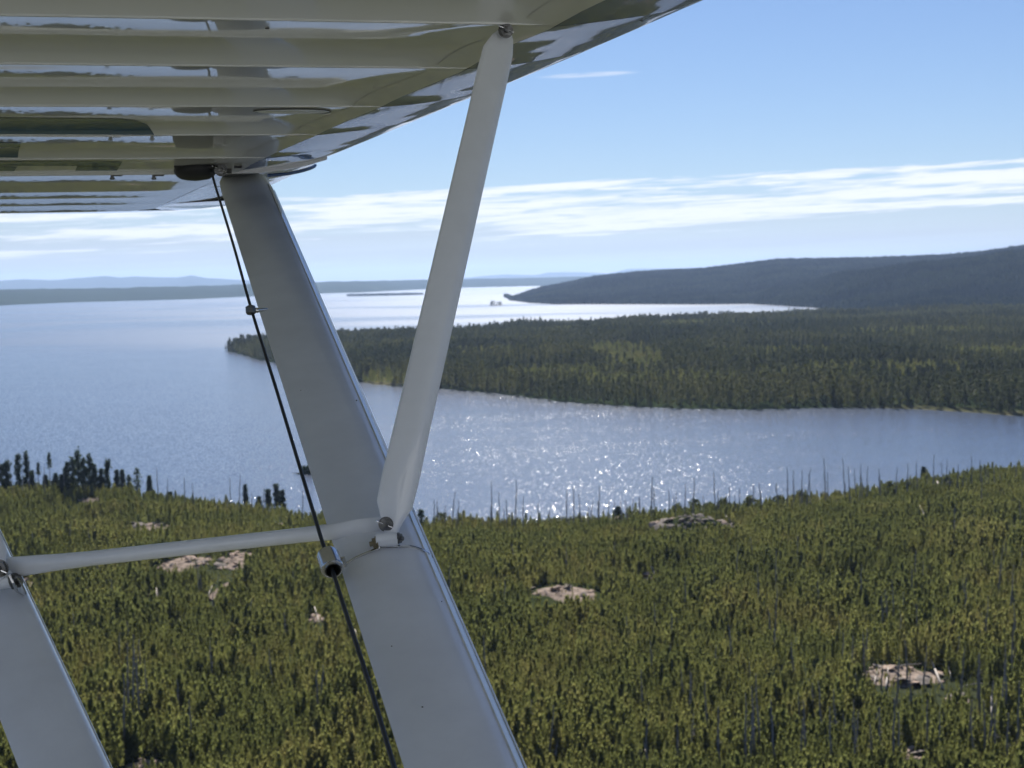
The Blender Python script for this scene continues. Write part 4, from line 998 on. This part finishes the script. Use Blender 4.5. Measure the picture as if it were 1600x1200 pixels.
for y, cs, off in [(258, .36, -2), (266, .52, -2), (285, .96, 0), (300, 1, 0), (400, 1, 0), (560, 1, 0), (725, 1, 0), (900, 1, 0), (1200, 1, 0), (1500, 1, 0)]:
    # straight line between the two far ends keeps it a true prism
    y0, y1 = 285, 1200
    P0 = W(381, 285, fdepth(285)); P1 = W(724, 1200, fdepth(1200)); s_ = (1 / fdepth(y) - 1 / fdepth(y0)) / (1 / fdepth(y1) - 1 / fdepth(y0))
    # invert perspective: same line, parameter by depth
    d = fdepth(y); s_ = (d - fdepth(y0)) / (fdepth(y1) - fdepth(y0)); st.append((P0 + (P1 - P0) * s_ + off / FPX * d * RT, .137 * cs, 1.0 if cs > .9 else cs))
mw, axF, cF, mF = strut('front_strut', st, vW, section('big'), M['strut'], label='large streamlined white front wing strut')
# trim channel along the front edge: two polished ridges
def edge_run(name, x0, x1, lift, mat, parent):
    rings = []
    for y in (300, 500, 800, 1200, 1500):
        d = fdepth(y); s_ = (d - fdepth(285)) / (fdepth(1200) - fdepth(285)); P0 = W(381, 285, fdepth(285)); P1 = W(724, 1200, fdepth(1200)); c0 = P0 + (P1 - P0) * s_; ch = .137
        def tt(x): return np.interp(x, [.26, .36, .43, .475, .5], [.178, .168, .135, .085, 0])
        xm = (x0 + x1) / 2
        rings.append([c0 + cF * ch * x0 + mF * ch * tt(x0), c0 + cF * (ch * x0 + lift * .8) + mF * (ch * tt(x0) + lift), c0 + cF * (ch * x1 + lift) + mF * (ch * tt(x1) + lift * .6), c0 + cF * ch * x1 + mF * ch * tt(x1)])
    return ring_loft(name, rings, mat, parent, sharp=25)
edge_run('edge_trim', .385, .435, .0022, M['paint'], mw)
edge_run('edge_trim', .46, .478, .0016, M['bright'], mw)
tube('edge_bead', [W(421 + 0, 300, fdepth(300) + .01)] if False else [st[3][0] + cF * .0700 + mF * .0035, st[-1][0] + cF * .0700 + mF * .0035], .0026, M['paint'], mw)

def rdepth(y): return 1 / (0.405 + (y - 920) * 0.000286)
P0 = W(-18.5, 920, rdepth(920)); P1 = W(101, 1200, rdepth(1200))
def rpt(y): d = rdepth(y); return P0 + (P1 - P0) * (d - rdepth(920)) / (rdepth(1200) - rdepth(920))
mr, axR, cR, mR = strut('rear_strut', [(rpt(290), .05, 1), (rpt(320), .107, 1), (rpt(920), .107, 1), (rpt(1200), .107, 1), (rpt(1500), .107, 1)], vW, section('big'), M['strut'], label='smaller streamlined white rear wing strut')
tube('edge_trim', [rpt(320) + cR * .0535 + mR * .001, rpt(1500) + cR * .0535 + mR * .001], .0022, M['bright'], mr)

# jury struts
def jury(pb, db, pt, dt, wb, wt, parent=None, label=None, mat='strut'):
    B_ = W(*pb, db); T_ = W(*pt, dt); L_ = np.linalg.norm(T_ - B_); ax = (T_ - B_) / L_; st_ = []
    for s_, cs, tf, off in [(-.028, .14, 3.0, .06), (-.018, .42, 1.0, .05), (0.0, .62, .7, .02), (.022, .97, .4, -.0), (.06, 1.03, .55, 0), (.14, 1, .95, 0), (L_ - .14, 1, .95, 0), (L_ - .06, 1.02, .6, 0), (L_ - .024, .98, .45, .0), (L_ + .0, .70, .6, .06), (L_ + .015, .30, 1.2, .10)]:
        w_ = wb + (wt - wb) * s_ / L_; st_.append((B_ + ax * s_ + vW * off * w_, w_ * cs, tf))
    return strut('jury_strut', st_, vW, section('jury'), M[mat], parent, label, 28)
from mathutils.bvhtree import BVHTree
_bv = BVHTree.FromPolygons([v.co + Vector(OW) for v in mw.data.vertices], [tuple(p.vertices) for p in mw.data.polygons])
def surf(px, py):
    r_ = ray(px, py); L0 = np.linalg.norm(r_); h_ = _bv.ray_cast(Vector(CAMP), Vector(r_ / L0)); return (h_[3] / L0) if h_[3] else fdepth(py)
DB = surf(603, 822) - .022; DC = surf(606, 846) - .020
jf, axJ, cJ, mJ = jury((611, 812), DB, (783, 58), 2.56, .0565, .0505, label='upright white jury strut from the front strut to the wing')
bolt(W(603, 819, DB - .006), -FW, .0072, jf); bolt(W(790, 48, 2.545), -FW + .2 * RT, .0078, jf)
jr, _, _, _ = jury((-9, 884), 2.40, (-330, 128), 3.0, .054, .05, label='rear jury strut cut by the left edge')
bolt(W(0, 888, 2.385), -FW, .0085, jr)
# cross tube between the struts, ends flattened
a0 = W(22, 886, 2.42); a1 = W(598, 822, DB + .012); L_ = np.linalg.norm(a1 - a0); ax = (a1 - a0) / L_; up_ = nrmz(UP - ax * (UP @ ax)); fr = nrmz(np.cross(ax, up_)); rings = []
for s_, hh, tt_ in [(-.03, .010, .003), (-.02, .0155, .003), (.0, .0155, .0035), (.03, .0145, .005), (.07, .0125, .009), (.12, .0112, .0112), (L_ - .12, .0112, .0112), (L_ - .07, .0125, .009), (L_ - .04, .0150, .004), (L_ - .0, .0150, .003), (L_ + .012, .0120, .003), (L_ + .018, .006, .003)]:
    c_ = a0 + ax * s_; rings.append([c_ + up_ * hh * math.cos(6.2832 * k / 20) + fr * tt_ * math.sin(6.2832 * k / 20) for k in range(20)])
ring_loft('cross_tube', rings, M['strut'], label='slim white tube joining the two wing struts', sharp=60)

# paint chips on the strut
for x, y, r_ in ((557, 626, .0016), (716, 985, .001), (575, 655, .0008), (470, 610, .0008), (612, 1010, .0009), (660, 1105, .0012), (690, 940, .0008)):
    d_ = surf(x, y)
    turned('paint_chip', W(x, y, d_ - .0006), -mF if False else FW, [(0, r_), (.001, r_)], M['black'], mw, 7)
# clamp round the front strut
clamp = part('strut_clamp', *(lambda r: ([p for q in r for p in q], [(i * 8 + k, i * 8 + (k + 1) % 8, (i + 1) * 8 + (k + 1) % 8, (i + 1) * 8 + k) for i in range(len(r) - 1) for k in range(8)]))(
    [disc_ring(W(x, 845, DC), RT, q, 8) for x, q in ((592, .0095), (622, .0095))]), M['strut'], label='strap clamp holding the jury strut to the front strut')
fin_smooth(clamp, 60)
tube('spacer', [W(588, 843, DC), W(621, 841, DC)], .0100, M['strut'], clamp, 14)
def ribbon(name, pts, wv, th, mat, parent):
    rings = []
    pts = [np.asarray(p) for p in pts]
    for i, p in enumerate(pts):
        d = nrmz(pts[min(i + 1, len(pts) - 1)] - pts[max(i - 1, 0)]); s_ = nrmz(np.cross(d, wv)); rings.append([p + wv * .5 + s_ * th, p + wv * .5 - s_ * th, p - wv * .5 - s_ * th, p - wv * .5 + s_ * th])
    return ring_loft(name, rings, mat, parent, smooth=False)
ribbon('strap', [W(592, 838, DC - .002), W(592.5, 856, DC - .002), W(578, 862, surf(578, 862) - .004), W(566, 867, surf(566, 867) - .002), W(555, 872, surf(555, 872) - .002), W(541, 881, surf(541, 881) - .002), W(535, 884.5, surf(541, 881) + .003), W(531, 884, surf(541, 881) + .03)], -axF * .004, .0011, M['bright'], clamp)
ribbon('strap', [W(619, 838, DC - .002), W(620.5, 853, DC - .002), W(630, 853.5, surf(630, 853.5) - .003), W(640, 853.5, surf(640, 853.5) - .002), W(650, 855.5, surf(650, 855) - .003), W(660, 859, surf(660, 859) - .004), W(670, 865, surf(668, 865) - .004), W(677, 874, surf(668, 865) + .012), W(676, 882, surf(668, 865) + .035)], -axF * .004, .0011, M['bright'], clamp)
bolt(W(589, 848, DC), -RT - .25 * FW - .2 * UP, .0062, clamp, 'brass'); bolt(W(621, 841, DC), RT * 1 - .5 * FW, .0055, clamp, 'steel', False)
# rear clamp, rusty and torn
rc = tube('strut_clamp', [W(-40, 914, 2.40), W(17, 905, 2.40)], .0135, M['strut'], plane, 14, 'rear strap clamp with torn metal edge')
ribbon('strap', [W(16, 900, 2.39), W(22, 912, 2.39), W(26, 924, 2.40), W(36, 930, 2.42), W(46, 938, 2.46)], UP * .004 - FW * .01, .0016, M['bright'], rc)
ribbon('strap', [W(27, 903, 2.38), W(33, 912, 2.40), W(38, 922, 2.42), W(44, 934, 2.45)], UP * .004 - FW * .01, .0014, M['bright'], rc)
bolt(W(22, 908, 2.41), RT - .4 * FW, .008, rc, 'steel', False)

# wing fittings
bolt(W(345, 265.5, 4.03), -FW, .0105, mw); 
def box_px(name, x0, y0, x1, y1, d, th, mat, parent=None):
    P_ = [W(x, y, dd) for dd in (d, d + th) for x, y in ((x0, y0), (x1, y0), (x1, y1), (x0, y1))]
    return part(name, P_, [(3, 2, 1, 0), (4, 5, 6, 7), (0, 1, 5, 4), (1, 2, 6, 5), (2, 3, 7, 6), (3, 0, 4, 7)], mat, parent)
box_px('bracket', 352, 254, 402, 258.5, 4.07, .06, M['black'], mw); box_px('bracket', 366, 256.5, 378, 263, 4.05, .03, M['black'], mw); box_px('lug', 336, 258, 362, 271, 4.09, .02, M['steel'], mw)
# round dark cap hanging below the skin
c0 = A(*onwing(305, 262), 0)
turned('round_cap', c0, -nW, [(-.02, .048), (.0, .052), (.006, .0535), (.014, .052), (.022, .046), (.028, .036), (.031, .02), (.032, .002)], M['black'], label='round dark navy cap under the wing', n=32)
tube('cap_hinge', [W(272, 259.5, 4.0), W(340, 261, 4.02)], .004, M['black'])
# fence strip at the outer joint with its small hangers, and the dark rod at its nose
V = []; Fc = []
for k in range(31):
    v = TE + (v_nose(4.18) - TE) * k / 30
    up0 = 0.0 if v < v_s1(4.18) else wN * ((v - v_s1(4.18)) / (v_nose(4.18) - v_s1(4.18))) ** 2.3
    V += [A(4.182, v, up0 + .02), A(4.182, v, up0 - .006), A(4.19, v, up0 - .006), A(4.19, v, up0 + .02)]
for k in range(30):
    for q in range(3): Fc.append((k * 4 + q, k * 4 + 4 + q, k * 4 + 5 + q, k * 4 + q + 1))
part('joint_strip', V, Fc, M['paint'])
for px in (175, 240):
    c_ = A(*onwing(px, 270), -.004); turned('hanger_bolt', c_, -nW, [(0, .004), (.008, .004), (.0085, .0065), (.013, .006), (.014, .002)], M['steel'], n=10)
    tube('hinge_pin', [A(*onwing(px, 270), -.006), A(*onwing(px + 16, 270), -.006)], .003, M['steel'])
pts = smoothpath([W(418, 274, 4.12), W(445, 272, 4.15), W(465, 268.5, 4.19), W(480, 264.5, 4.22), W(489, 261, 4.24), W(494, 257.5, 4.25)], 6)
tube('nose_rod', pts, [.0045] * (len(pts) - 4) + [.004, .0035, .003, .002], M['navy'], label='dark rod curling round the leading edge', n=12)
tube('nose_rod_highlight', [p + UP * .003 - FW * .004 for p in pts[6:-3]], .0016, M['bright'], n=6)  # bright strip laid on the dark rod in place of its highlight
tube('plate_rim', RIMPTS, .0013, M['steel'], ip_, 6)
# skin rivets
for i, (x, y) in enumerate([(418, 52), (1003, 33), (455, 182)]):
    c_ = A(*onwing(x, y), under(*onwing(x, y)) - .0005); turned('rivet', c_, -nW, [(0, .0035), (.0015, .0035), (.0022, .001)], M['steel'], n=8)

# the rope along the strut
rope = tube('rope', smoothpath([W(331, 270, 3.98), W(337, 292, 3.93), W(365, 384, 3.52), W(393, 484, 3.12), W(431, 606, 2.80), W(470, 735, 2.52), W(504, 848, 2.33), W(517, 884, 2.27), W(538, 950, 2.14), W(575, 1062, 1.97), W(612, 1185, 1.80), W(650, 1310, 1.64)], 8), .0030, M['rope'], label='thin dark rope running down beside the front strut')
cr_ = W(391, 484, 3.11); turned('rope_clip', cr_ + UP * .006, -UP + .2 * RT - .2 * FW, [(-.002, .006), (0, .0095), (.010, .0105), (.014, .009), (.016, .005)], M['steel'], rope, 16)
tube('clip_link', [cr_ + RT * .006, cr_ + RT * .013 - UP * .001, cr_ + RT * .030 + UP * .002 + FW * .02], [.004, .0055, .002], M['bright'], rope, 10)
# ferrule: open polished barrel the rope runs through
axs = nrmz(W(525, 902, 2.245) - W(510, 860, 2.30)); c_ = W(511.5, 866, 2.285)
prof = [(0, .006), (0.0, .0125), (.003, .0158), (.006, .0165), (.036, .0165), (.0375, .0155), (.038, .0135), (.0375, .0125), (.040, .0120), (.040, .0098), (.028, .0085), (.004, .0070)]
fer = turned('ferrule', c_, axs, prof, M['bright'], rope, 32, 'polished steel barrel on the rope beside the clamp')
turned('liner', c_, axs, [(.005, .0124), (.0405, .0117), (.0408, .0100), (.03, .0082), (.01, .0074)], M['black'], fer, 24)
tube('ferrule_link', [c_ + axs * .012 + RT * .014, W(536, 872, 2.27), W(539, 884, 2.28)], .0032, M['bright'], fer)

# cabin behind the viewpoint (keeps the skylight off the struts, as the real cabin does)
rings = []
def hull_ring(v, k):
    pts_ = []
    for a in range(28):
        an = 6.2832 * a / 28; cu_, cn_ = math.cos(an), math.sin(an)
        e = .42; pts_.append(A(-1.45 + .80 * k * abs(cu_) ** e * np.sign(cu_), v, -.62 + .66 * min(1, k + .1) * abs(cn_) ** e * np.sign(cn_)))
    return pts_
for v, k in [(-5.5, .12), (-4.5, .35), (-3, .65), (-1.8, .92), (-.8, 1), (.4, 1), (1.4, 1), (2.2, .86), (2.9, .62), (3.1, .2)]: rings.append(hull_ring(v, k))
ring_loft('fuselage', rings, M['strut'], sharp=50)
for v0 in (-1.0, .55):
    P_ = [A(-.644, v, n_) for v, n_ in ((v0, -.5), (v0 + .75, -.5), (v0 + .7, -.12), (v0 + .05, -.12))]; P_ += [p - uW * .01 for p in P_]
    part('cabin_window', P_, [(0, 1, 2, 3), (7, 6, 5, 4), (0, 4, 5, 1), (1, 5, 6, 2), (2, 6, 7, 3), (3, 7, 4, 0)], M['glass'])


# ------------------------------------------------------------------ haze
V = [(x, y, z) for x in (-45000, 45000) for y in (-45000, 45000) for z in (-2.0, 420.0)]
Fc = [(0, 1, 3, 2), (4, 6, 7, 5), (0, 4, 5, 1), (2, 3, 7, 6), (0, 2, 6, 4), (1, 5, 7, 3)]
hm = bpy.data.materials.new('haze'); hm.use_nodes = True; ht = hm.node_tree; ht.nodes.clear()
ho = ht.nodes.new('ShaderNodeOutputMaterial'); hv = ht.nodes.new('ShaderNodeVolumePrincipled')
hv.inputs['Color'].default_value = (0.48, 0.66, 1.0, 1); hv.inputs['Density'].default_value = 3.6e-5; hv.inputs['Anisotropy'].default_value = 0.35
ht.links.new(hv.outputs[0], ho.inputs['Volume'])
tag(link('haze', mesh('haze', V, Fc, hm)), kind='stuff')
